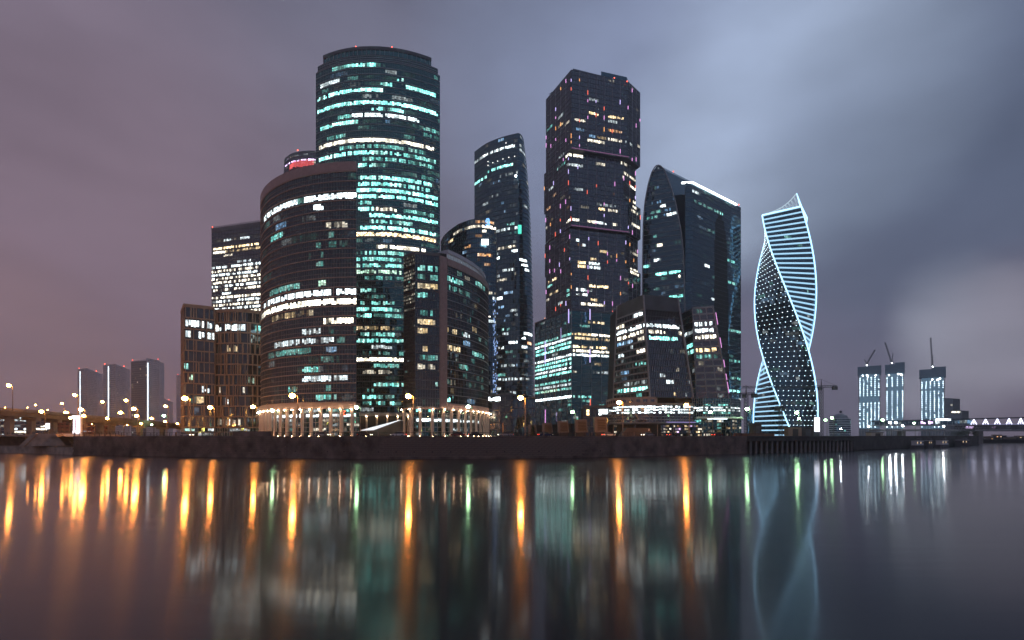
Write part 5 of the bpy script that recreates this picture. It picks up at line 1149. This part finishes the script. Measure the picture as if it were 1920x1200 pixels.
# shore buildings and lights beyond the bridge
for k, (x0_, x1_, yt, lab) in enumerate(((1845, 1862, 820, 'low warm-lit shed on the far shore under the footbridge'), (1862, 1878, 817, 'warm-lit pavilion with bright eaves on the far shore'), (1880, 1905, 822, 'long low lit kiosk row on the far shore'), (1905, 1940, 819, 'pale lit terrace house on the far shore'))):
    small_block('shore_building', lab, x0_, x1_, 462 + k * 4, 462 + k * 4, yt, 2, G_DARK, 1.3, 'YYCO', 181 + k, band=BROWN, z0=3.2, depth=9, bright=(.5, 3.0))
for k, (x_, y_, m_) in enumerate(((1854, 809.5, E_ORNL), (1881, 808, E_BLUEL), (1893, 823, E_GREENL), (1898, 821, E_ORNL), (1910, 820, E_ORNL), (1918, 821, E_ORNL))): pass

def boat(label, x, y, L_, rz, seed):
    r_ = thing('river_boat', label, 'boat', (x, y, 0), rz, group='boats moored along the quay wall'); w = L_ * .2
    sec = []
    for u in np.linspace(0, 1, 9):
        ww = w / 2 * (1 - max(0, (u - .6) / .4) ** 2.2 * .96) * (1 if u > .04 else .85); sec.append((-L_ / 2 + L_ * u, ww, 1.5 + .7 * max(0, u - .6)))
    V = []; F = []
    for (a, ww, h) in sec: V += [(a, -ww * .7, -.3), (a, ww * .7, -.3), (a, ww, h), (a, -ww, h)]
    for i in range(8):
        o = 4 * i
        for q in range(4): F.append((o + q, o + (q + 1) % 4, o + 4 + (q + 1) % 4, o + 4 + q))
    F += [(3, 2, 1, 0), (32, 33, 34, 35)]
    mk('hull', V, F, HULL, r_, local=True)
    MB().box((-L_ * .08, 0, 2.6), (L_ * .58, w * .78, 2.1)).build('deckhouse', WHITE if seed % 2 else HULL, r_, local=True)
    MB().box((L_ * .05, 0, 4.3), (L_ * .16, w * .6, 1.4)).build('wheelhouse', HULL, r_, local=True)
    for k in range(6):
        MB().box((-L_ * .32 + k * L_ * .095, -w * .395, 2.8), (L_ * .06, .06, .8)).build('window', G_DARK if k % 3 else LIT_SMALL, r_, local=True)
    MB().box((-L_ * .08, 0, 3.72), (L_ * .62, w * .86, .14)).build('roof', WHITE, r_, local=True)
    MB().cyl((L_ * .05, 0, 5), (L_ * .05, 0, 8), .08, n=5).build('mast', CRANE, r_, local=True)
LIT_SMALL = glow('cabin_light', (1.0, .7, .4), .9)
boat('small grey passenger boat moored closest to the concrete pier', gx(1722, 262), 262, 15, R(35), 1)
boat('low dark launch moored between grey passenger boat and tug', gx(1742, 268), 268, 13, R(40), 2)
boat('white-cabined tug moored beside the orange barge', gx(1768, 282), 282, 18, R(38), 3)
boat('orange-lit barge with cabin moored below the footbridge', gx(1806, 305), 305, 20, R(36), 4)

def tower_crane(label, x, y, z0, ztop, jib, cj, Y2=None):
    r_ = thing('tower_crane', label, 'crane', (x, y, z0)); b = MB(); bar_lattice(b, (x, y, z0), (x, y, ztop), 1.8, 14, .16); b.build('mast', CRANE, r_)
    b = MB(); bar_lattice(b, (x, y, ztop + .8), (x + jib, y + 4, ztop + .8), 1.2, 22, .12); b.build('jib', CRANE, r_)
    b = MB(); bar_lattice(b, (x, y, ztop + .8), (x + cj, y - 2, ztop + .8), 1.3, 6, .14); b.build('counter_jib', CRANE, r_)
    MB().box((x + cj * .86, y - 1.8, ztop - .4), (3.2, 1.8, 2.6)).build('counterweight', CRANE, r_)
    MB().box((x + (1.5 if jib > 0 else -1.5), y - .6, ztop - .6), (1.8, 1.8, 2.2)).build('cab', CRANE, r_)
    MB().cyl((x, y, ztop), (x, y, ztop + 6), .5, .15, n=4).build('tower_head', CRANE, r_)
    MB().cyl((x, y, ztop + 6), (x + jib * .65, y + 3, ztop + 1.6), .08, n=3).cyl((x, y, ztop + 6), (x + cj * .9, y - 1.8, ztop + 1.6), .08, n=3).build('stay_cable', CRANE, r_)
tower_crane('tower crane with long horizontal jib passing in front of the twisted tower', gx(1540, 380), 380, GZ, gz(727, 380), gx(1396, 380) - gx(1540, 380), gx(1566, 380) - gx(1540, 380))
tower_crane('dark tower crane standing beside the sail tower', gx(1399, 330), 330, GZ, gz(741, 330), -gx(1399, 330) + gx(1370, 330), gx(1414, 330) - gx(1399, 330))
tower_crane('small dark crane standing before the striped foot of the twisted tower', gx(1464, 360), 360, GZ, gz(766, 360), gx(1476, 360) - gx(1464, 360), gx(1453, 360) - gx(1464, 360))
bb = thing('lit_billboard', 'tall glowing white billboard at the foot of the twisted tower', 'billboard', (gx(1532, 300), 300, GZ))
MB().box((gx(1532, 300), 300, (gz(783, 300) + gz(809, 300)) / 2), (2.7, .5, gz(783, 300) - gz(809, 300))).build('light_panel', glow('billboard_face', (.88, .88, 1.0), 3.5), bb)
MB().box((gx(1532, 300), 300.5, (GZ + gz(783, 300)) / 2), (3.0, .5, gz(783, 300) - GZ + .3)).build('frame', STEEL, bb)
for lab, x0_, x1_, Y_, yt, m_ in (('tan site cabin with dark roller door behind the pier', 1478, 1503, 262, 801, mat('tan_cabin', (.42, .30, .22), .7, noise=.15)), ('dark site cabin next to the tan cabin behind the pier', 1503, 1526, 264, 802, DCONC), ('pale grey site shed on the plain quay wall', 1634, 1656, 250, 811, mat('pale_shed', (.6, .58, .5), .7, noise=.1)), ('dark sheet hut beside the rusty fence', 1412, 1428, 235, 794, DCONC)):
    r_ = thing('site_cabin', lab, 'cabin', (gx((x0_ + x1_) / 2, Y_), Y_, GZ)); w = gx(x1_, Y_) - gx(x0_, Y_); h = gz(yt, Y_) - GZ
    MB().box((gx((x0_ + x1_) / 2, Y_), Y_ + 2, GZ + h / 2), (w, 4, h)).build('wall', m_, r_); MB().box((gx((x0_ + x1_) / 2, Y_), Y_ + 2, GZ + h + .1), (w + .4, 4.4, .2)).build('roof', STEEL, r_)
    MB().box((gx((x0_ + x1_) / 2 + 1, Y_), Y_ - .04, GZ + h * .42), (w * .42, .1, h * .8)).build('door', DCONC if m_ is not DCONC else STEEL, r_)

# ================================================================== street furniture
def lamp_proto(kind, h, m):
    r_ = thing('street_lamp', 'x', 'street lamp', (0, 0, 0))
    MB().cyl((0, 0, 0), (0, 0, h), .16, .09, n=8).cyl((0, 0, 0), (0, 0, .8), .24, .22, n=8).build('pole', POLE, r_, local=True)
    MB().cyl((0, 0, h - .1), (-1.0, -.3, h + .35), .07, n=6).build('arm', POLE, r_, local=True)
    hd = MB().box((-1.2, -.36, h + .42), (.95, .42, .18)).build('lamp_head', POLE, r_, local=True)
    MB().ball((-1.2, -.36, h + .04), .68, 10, 6, .8).build('bulb', m, hd, local=True)
    return r_
protos = {}
def street_lamp(px, py, kind, label, Y=None, zb=GZ):
    if Y is None: Y = max(152, 9700 / (HZ - py))
    h = gz(py, Y) - zb
    if kind not in protos:
        protos[kind] = lamp_proto(kind, 10.0, {'s': E_SOD, 'h': E_HAL, 'f': E_FLOOD}[kind]); o = protos[kind]
    else: o = copy_tree(protos[kind])
    o.location = (gx(px, Y) + 1.2 * h / 10, Y, zb); o.scale = (h / 10.2,) * 3
    o['label'] = label; o['group'] = {'s': 'orange sodium street lamps', 'h': 'greenish street lamps', 'f': 'white flood lamps'}[kind]
    return o
place = lambda px, Y: (gx(px, Y), Y)
street_lamp(395, 763, 's', 'orange street lamp before the brown office corner', 185)
street_lamp(475, 762, 's', 'orange street lamp where the brown office meets the bowed wing', 185)
street_lamp(549, 741, 's', 'orange street lamp in front of the bowed wing colonnade', 160)
street_lamp(348, 746, 's', 'orange street lamp beside the brown office edge at the viaduct end', 200)
street_lamp(766, 742, 's', 'orange street lamp at the corner of the low wing', 158)
street_lamp(976, 745, 's', 'orange street lamp beside the dark fir tree', 158)
street_lamp(1160, 754, 's', 'orange street lamp before the rounded podium corner', 172)
street_lamp(1286, 759, 's', 'orange street lamp between podium and glass pavilion', 184)
for px_, py_, lab, Y_ in ((511, 769, 'green-white street lamp at the end of the bowed wing colonnade', 212), (669, 763, 'green-white street lamp between bowed wing and round tower', 195), (878, 762, 'green-white street lamp before the bowed flank of the low wing', 190), (1073, 772, 'green-white street lamp among the ventilation kiosks', 212), (1331, 772, 'green-white street lamp before the glass pavilion', 225), (1400, 766, 'green-white street lamp at the root of the pier', 240), (1410, 801, 'short green-white lamp beside the dark hut', 250), (1493, 773, 'green-white street lamp before the dotted side of the twisted tower', 300), (1497, 784, 'lower green-white street lamp before the twisted tower', 320), (1547, 787, 'green-white street lamp beside the glowing billboard', 320), (1559, 783, 'taller green-white street lamp past the glowing billboard', 330), (1713, 793, 'green street lamp before the footbridge glazing', 380), (1654, 787, 'green-white lamp below the narrowest unfinished tower', 360)):
    street_lamp(px_, py_, 'h', lab, Y_)
for px_, py_, lab, Y_ in ((1576, 804, 'blazing white floodlight on the quay near the globe-roofed building', 235), (1628, 799, 'white flood lamps before the even-topped unfinished tower', 330), (1668, 792, 'white flood lamp at the foot of the narrowest unfinished tower', 340), (1679, 792, 'second white flood lamp at the foot of the narrowest unfinished tower', 340), (1769, 799, 'white flood lamp below the footbridge light bar', 340), (1692, 798, 'small white lamp beside the footbridge landing', 350)):
    street_lamp(px_, py_, 'f', lab, Y_)
# lamps along the viaduct: they stand on its deck
lefts = {(2, 765): 'orange viaduct lamp over the bright hall, outermost of its row', (10, 764): 'orange viaduct lamp over the bright hall, next to the outermost one', (18, 722): 'tallest orange lamp rising high over the viaduct deck',
         (52, 764): 'orange viaduct lamp over the hall roof edge, lower of two', (67, 759): 'orange viaduct lamp over the hall roof edge, higher of two', (90, 768): 'orange viaduct lamp just above the round light sign',
         (117, 756): 'dim orange viaduct lamp alone between round light sign and totem', (125, 773): 'low orange viaduct lamp just before the totem sign', (141, 740): 'high orange viaduct lamp above the totem sign',
         (193, 753): 'orange viaduct lamp before the apartment tower with mid-face light strip', (237, 750): 'orange viaduct lamp between mid-strip apartment tower and dark bowed one', (311, 761): 'orange viaduct lamp between dark bowed apartment tower and brown office',
         (173, 781): 'small orange lamp at the foot of the corner-strip apartment tower', (227, 773): 'small orange lamp at the foot of the mid-strip apartment tower', (285, 784): 'small orange lamp at the foot of the dark bowed apartment tower'}
ground_l = [(133, 783), (158, 779), (174, 795), (202, 784), (213, 795), (257, 779), (239, 796), (265, 794), (310, 790), (333, 794)]
for (px_, py_), lab in lefts.items():
    k = int(np.argmin([abs(960 + 1000 * q[0] / q[1] - px_) for q in dk])); Yd = dk[k][1] + 4
    street_lamp(px_, py_, 's', lab, max(180, Yd if py_ != 722 else Yd - 10), zb=dz[k] if py_ < 772 else GZ)['group'] = 'viaduct lamps'
street_lamp(79, 771, 's', 'bright orange lamp on a pole beside the round light sign', 207); street_lamp(153, 767, 's', 'bright orange lamp on a pole right beside the totem sign', 196); street_lamp(252, 766, 's', 'bright orange lamp on a pole before the dark bowed apartment tower', 192)
for px_, py_ in ground_l: street_lamp(px_, py_, 's', 'low orange street lamp under the viaduct between its piers', min(420, 6800 / (HZ - py_)))['group'] = 'lamps under the viaduct'
street_lamp(308, 779, 'h', 'green-white lamp below the viaduct near the brown office', 260); street_lamp(285, 796, 'h', 'short green-white lamp under the viaduct', 330)

# ventilation kiosks
GRILLE = mat('grille_dark', (.06, .05, .03), .7, noise=.4, nscale=2)
KWALL = mat('kiosk_wall', (.17, .155, .15), .7, noise=.2)
for lab, x0_, x1_, yt, Y_ in (('smallest grey ventilation kiosk beside the dark fir', 991, 1007, 796, 210), ('grey ventilation kiosk next to the smallest one', 1017, 1037, 793, 205), ('slanted grey ventilation kiosk before the green-white lamp', 1046, 1067, 789.5, 200), ('tilted grey ventilation kiosk past the green-white lamp', 1079, 1102, 786, 196), ('largest grey ventilation kiosk below the link building', 1115, 1139, 782, 192)):
    r_ = thing('ventilation_kiosk', lab, 'kiosk', (gx((x0_ + x1_) / 2, Y_), Y_, GZ), group=None)
    a, e = gx(x0_, Y_), gx(x1_, Y_); zt_ = gz(yt, Y_); zl_ = GZ + (zt_ - GZ) * .22
    f = [(a + .1, Y_ - .3, zl_), (e, Y_ - .3, zl_ + .2), (e - .4, Y_ + .3, zt_), (a, Y_ + .3, zt_)]; k_ = [(x, y + 3.4, z) for x, y, z in f]
    b = MB().poly(f).poly(k_[::-1])
    for i in range(4): j = (i + 1) % 4; b.quad(f[j], f[i], k_[i], k_[j])
    b.build('housing', KWALL, r_); MB().box(((a + e) / 2, Y_ + 1.6, (GZ + zl_) / 2), (e - a - 1.0, 2.6, zl_ - GZ)).build('plinth', DCONC, r_)
    w = e - a; fr = lambda u, v, d: tuple(np.array(f[0]) * (1 - u) * (1 - v) + np.array(f[1]) * u * (1 - v) + np.array(f[2]) * u * v + np.array(f[3]) * (1 - u) * v + np.array((0, d, 0)))
    MB().quad(fr(.22, .12, -.05), fr(.9, .12, -.05), fr(.9, .86, -.05), fr(.22, .86, -.05)).build('grille', GRILLE, r_)
    for v in np.linspace(.16, .82, 7): MB().cyl(fr(.22, v, -.12), fr(.9, v, -.12), .05, n=4).build('slat', BROWN, r_)
# wedge canopy over the underpass
wd = thing('wedge_canopy', 'sharp wedge canopy with lit-looking white sloping edge between the colonnades', 'canopy', (gx(710, 205), 205, GZ))
Yw = 205; w0, w1, w2 = (gx(676, Yw), gz(806, Yw)), (gx(749, Yw), gz(787.3, Yw)), (gx(749, Yw), GZ)
def slab(poly, y0, y1):
    b = MB(); f = [(x, y0, z) for x, z in poly]; k = [(x, y1, z) for x, z in poly]; n_ = len(poly); b.poly(f); b.poly(k[::-1])
    for i in range(n_): j = (i + 1) % n_; b.quad(f[j], f[i], k[i], k[j])
    return b
slab([(gx(680, Yw), gz(805.6, Yw)), (gx(703, Yw), GZ), w2, (w1[0], w1[1] - .3)], Yw + .4, Yw + 7).build('side_wall', DCONC, wd)
slab([(w0[0], w0[1] - .3), (gx(700, Yw), gz(806.5, Yw)), (w1[0], w1[1] - .2), w1, (gx(690, Yw), gz(803.5, Yw))], Yw - .2, Yw + .4).build('lit_look_edge', glow('canopy_edge', (.90, .95, 1.0), 1.1), wd)  # emission gives the white edge its lit look
slab([w0, (w0[0], w0[1] - .3), (w1[0], w1[1] - .3), w1], Yw + .4, Yw + 7.5).build('roof', WHITE, wd)
ov = thing('underpass_roof', 'low dark sloping underpass roof before the lit shopfronts', 'shelter', (gx(1205, 200), 200, GZ))
slab([(gx(1164, 200), GZ), (gx(1228, 200), GZ), (gx(1216, 200), gz(803, 200)), (gx(1176, 200), gz(802, 200))], 200, 206).build('roof_shell', DCONC, ov)
MB().box((gx(1217, 199.8), 199.9, gz(806, 200)), (.35, .1, .8)).build('sign_plate', WHITE, ov)
rs = thing('red_neon_sign', 'small red zigzag neon sign hanging among the colonnade glass', 'sign', (gx(645, 254), 254, gz(779, 254)))
rp_ = [(641, 770.5), (648, 770.5), (643, 775), (648, 778.5), (641, 778.5), (645, 774)]
b = MB()
for (x_, y_), (x2, y2) in zip(rp_[:-1], rp_[1:]): b.cyl((gx(x_, 251.5), 251.5, gz(y_, 251.5)), (gx(x2, 251.5), 251.5, gz(y2, 251.5)), .16, n=5)
b.build('neon_tube', glow('neon_red', (1.0, .18, .08), 2.2), rs); MB().box((gx(645, 252), 252, gz(774.5, 252)), (2.1, .1, 2.4)).build('backing', CARGL, rs)

# cars
def car_proto(paint):
    r_ = thing('parked_car', 'x', 'car', (0, 0, 0))
    side = [(-2.15, .35), (-2.2, .72), (-1.95, .92), (-1.2, .98), (.95, .96), (2.0, .84), (2.18, .62), (2.15, .35)]
    V = []; F = []; n_ = len(side)
    for y, k in ((-.86, 1), (-.80, .98), (.80, .98), (.86, 1)): pass
    for y in (-.87, .87): V += [(x, y, z) for x, z in side]
    F += [tuple(range(n_)), tuple(range(2 * n_ - 1, n_ - 1, -1))] + [((i + 1) % n_, i, n_ + i, n_ + (i + 1) % n_) for i in range(n_)]
    body = mk('body', V, F, paint, r_, local=True)
    cab = [(-1.75, .95), (-1.15, 1.44), (.25, 1.46), (1.05, .95)]
    V = [(x, -.80 if z < 1 else -.62, z) for x, z in cab] + [(x, .80 if z < 1 else .62, z) for x, z in cab]
    F = [(0, 3, 2, 1), (4, 5, 6, 7), (0, 1, 5, 4), (1, 2, 6, 5), (2, 3, 7, 6)]
    mk('window', V, F, CARGL, r_, local=True)
    MB().prism([(-1.14, -.63), (.24, -.63), (.24, .63), (-1.14, .63)], 1.43, 1.49).build('roof', paint, r_, local=True)
    for x in (-1.35, 1.35):
        for s_ in (-.80, .80):
            w_ = MB().cyl((x, s_ - .1, .33), (x, s_ + .1, .33), .33, n=14).build('wheel', TYRE, r_, local=True); MB().cyl((x, s_ - .12, .33), (x, s_ + .12, .33), .18, n=8).build('rim', ALU, w_, local=True)
    for s_ in (-.6, .6):
        MB().box((2.13, s_, .68), (.12, .34, .16)).build('headlight', E_HEAD, r_, local=True); MB().box((-2.17, s_, .78), (.1, .34, .16)).build('taillight', E_TAIL, r_, local=True)
    return r_
paints = [('black', (.015, .015, .017)), ('silver', (.35, .36, .38)), ('white', (.7, .7, .7)), ('dark red', (.18, .02, .02)), ('dark blue', (.02, .03, .09))]
pm_ = {n_: car_proto(mat('car_paint_' + n_.replace(' ', '_'), c_, .25, noise=.05)) for n_, c_ in paints}; usedc = set()
for n_, px_, dd, rz_, lab in (('silver', 605, 12, 4, 'silver car on the road before the bowed wing colonnade'), ('black', 684, 17, 0, 'black car beside the glowing wedge canopy'), ('white', 747, 10, 180, 'white car passing the sharp end of the wedge canopy'), ('dark red', 858, 12, 182, 'dark red car before the bowed flank of the low wing'), ('black', 893, 10, 3, 'black car near the last columns of the low wing'),
                           ('silver', 948, 10, 176, 'silver car beside the tan marker post'), ('dark blue', 1022, 12, 12, 'dark blue car before the smallest ventilation kiosks'), ('white', 1141, 15, 10, 'white car under the largest ventilation kiosk'), ('silver', 1214, 12, 190, 'silver car before the low underpass roof'), ('black', 1262, 10, 14, 'black car before the lit shopfronts'), ('dark red', 1345, 11, 14, 'dark red car before the glass pavilion'), ('white', 350, 12, -12, 'white car before the shops of the brown office corner'), ('silver', 31, 22, -8, 'silver car on the upper quay under the viaduct')):
    path = offset(BANK, dd); k = int(np.argmin([abs(960 + 1000 * q[0] / q[1] - px_) for q in path])); q = path[k]
    a = path[max(0, k - 1)]; e = path[min(len(path) - 1, k + 1)]; an = math.atan2(e[1] - a[1], e[0] - a[0]) + (math.pi if abs(rz_) > 90 else 0)
    xx = gx(px_, q[1])
    o = pm_[n_] if n_ not in usedc else copy_tree(pm_[n_]); usedc.add(n_)
    o.location = (xx, q[1], GZ + .008); o.rotation_euler = (0, 0, an); o['label'] = lab; o['group'] = 'cars on the embankment road'
mpst = thing('marker_post', 'short lit tan marker post beside the road near the fir', 'post', (gx(943, 170), 170, GZ))
MB().box((gx(943, 170), 170, (GZ + gz(794, 170)) / 2), (.32, .32, gz(794, 170) - GZ)).build('shaft', mat('tan_post', (.45, .3, .14), .6, noise=.1), mpst); MB().box((gx(943, 170), 170, gz(793.6, 170)), (.42, .42, .14)).build('cap', BROWN, mpst)

# conifers and bare dark trees
def fir(label, px_, Y_, ytop, seed, wide=.26):
    r = random.Random(seed); z1 = gz(ytop, Y_); x_ = gx(px_, Y_); h = z1 - GZ; r_ = thing('fir_tree', label, 'tree', (x_, Y_, GZ))
    MB().cyl((x_, Y_, GZ), (x_, Y_, z1 - .3), .05 * h * .5, .03, n=7).build('trunk', BARK, r_); b = MB()
    for k in range(420):
        f = r.random() ** .8; rad = h * wide * (1 - f) * r.uniform(.25, 1.05) + .05; a = r.uniform(0, 6.283); z = GZ + h * (.1 + .9 * f)
        c_ = np.array((x_ + rad * math.cos(a), Y_ + rad * math.sin(a), z)); d = np.array((math.cos(a), math.sin(a), -.35)); s_ = np.array((-math.sin(a), math.cos(a), 0)); l_ = r.uniform(.25, .6) * (1.1 - .5 * f)
        b.quad(tuple(c_ - d * l_ - s_ * .05), tuple(c_ + s_ * l_ * .35), tuple(c_ + d * l_), tuple(c_ - s_ * l_ * .35 + np.array((0, 0, .08))))
    b.build('crown', LEAF, r_)
def broad(label, px_, Y_, ytop, w, seed):
    r = random.Random(seed); z1 = gz(ytop, Y_); x_ = gx(px_, Y_); h = z1 - GZ; r_ = thing('broadleaf_tree', label, 'tree', (x_, Y_, GZ)); t_ = MB().cyl((x_, Y_, GZ), (x_, Y_, GZ + h * .5), .22, .14, n=7)
    cl = []
    for k in range(9):
        a = r.uniform(0, 6.28); e = (x_ + w * .38 * math.cos(a) * r.random(), Y_ + w * .38 * math.sin(a), GZ + h * r.uniform(.5, .88)); t_.cyl((x_, Y_, GZ + h * r.uniform(.3, .5)), e, .09, .03, n=5); cl.append(e)
    t_.build('trunk', BARK, r_); b = MB()
    for k in range(900):
        c_ = np.array(r.choice(cl)) + np.array([r.gauss(0, 1), r.gauss(0, 1), r.gauss(0, .8)]) * w * .15; d = np.array([r.gauss(0, 1) for _ in range(3)]); d /= np.linalg.norm(d); e = np.cross(d, (0.3, .2, 1)); e /= np.linalg.norm(e); s_ = r.uniform(.12, .28)
        b.quad(tuple(c_ - d * s_), tuple(c_ + e * s_ * .6), tuple(c_ + d * s_), tuple(c_ - e * s_ * .6))
    b.build('crown', LEAF, r_)
fir('dark fir tree beside the orange lamp near the blue glass block', 971, 186, 784, 1)
fir('small dark fir beside the smallest ventilation kiosk', 999, 195, 797, 2)
broad('dark leafy tree before the blue glass block', 990, 300, 768, 9, 3)
broad('dark leafy tree beside the fir before the blue glass block', 978, 305, 774, 7, 4)
broad('dark tree on the bank under the footbridge', 1816, 345, 806, 9, 5)
broad('dark tree on the bank behind the moored boats', 1795, 335, 811, 8, 6)

# ================================================================== haze
hz = bpy.data.materials.new('haze'); hz.use_nodes = True; t = hz.node_tree; t.nodes.clear()
pv_ = t.nodes.new('ShaderNodeVolumePrincipled'); pv_.inputs['Color'].default_value = (.90, .95, 1.0, 1); pv_.inputs['Density'].default_value = .00021; pv_.inputs['Anisotropy'].default_value = .7
ou = t.nodes.new('ShaderNodeOutputMaterial'); t.links.new(pv_.outputs[0], ou.inputs['Volume'])
hb = MB().box((0, 1170, 212), (5040, 2500, 428)).build('haze', hz); hb['kind'] = 'stuff'; hb['label'] = 'thin night haze over river and city'
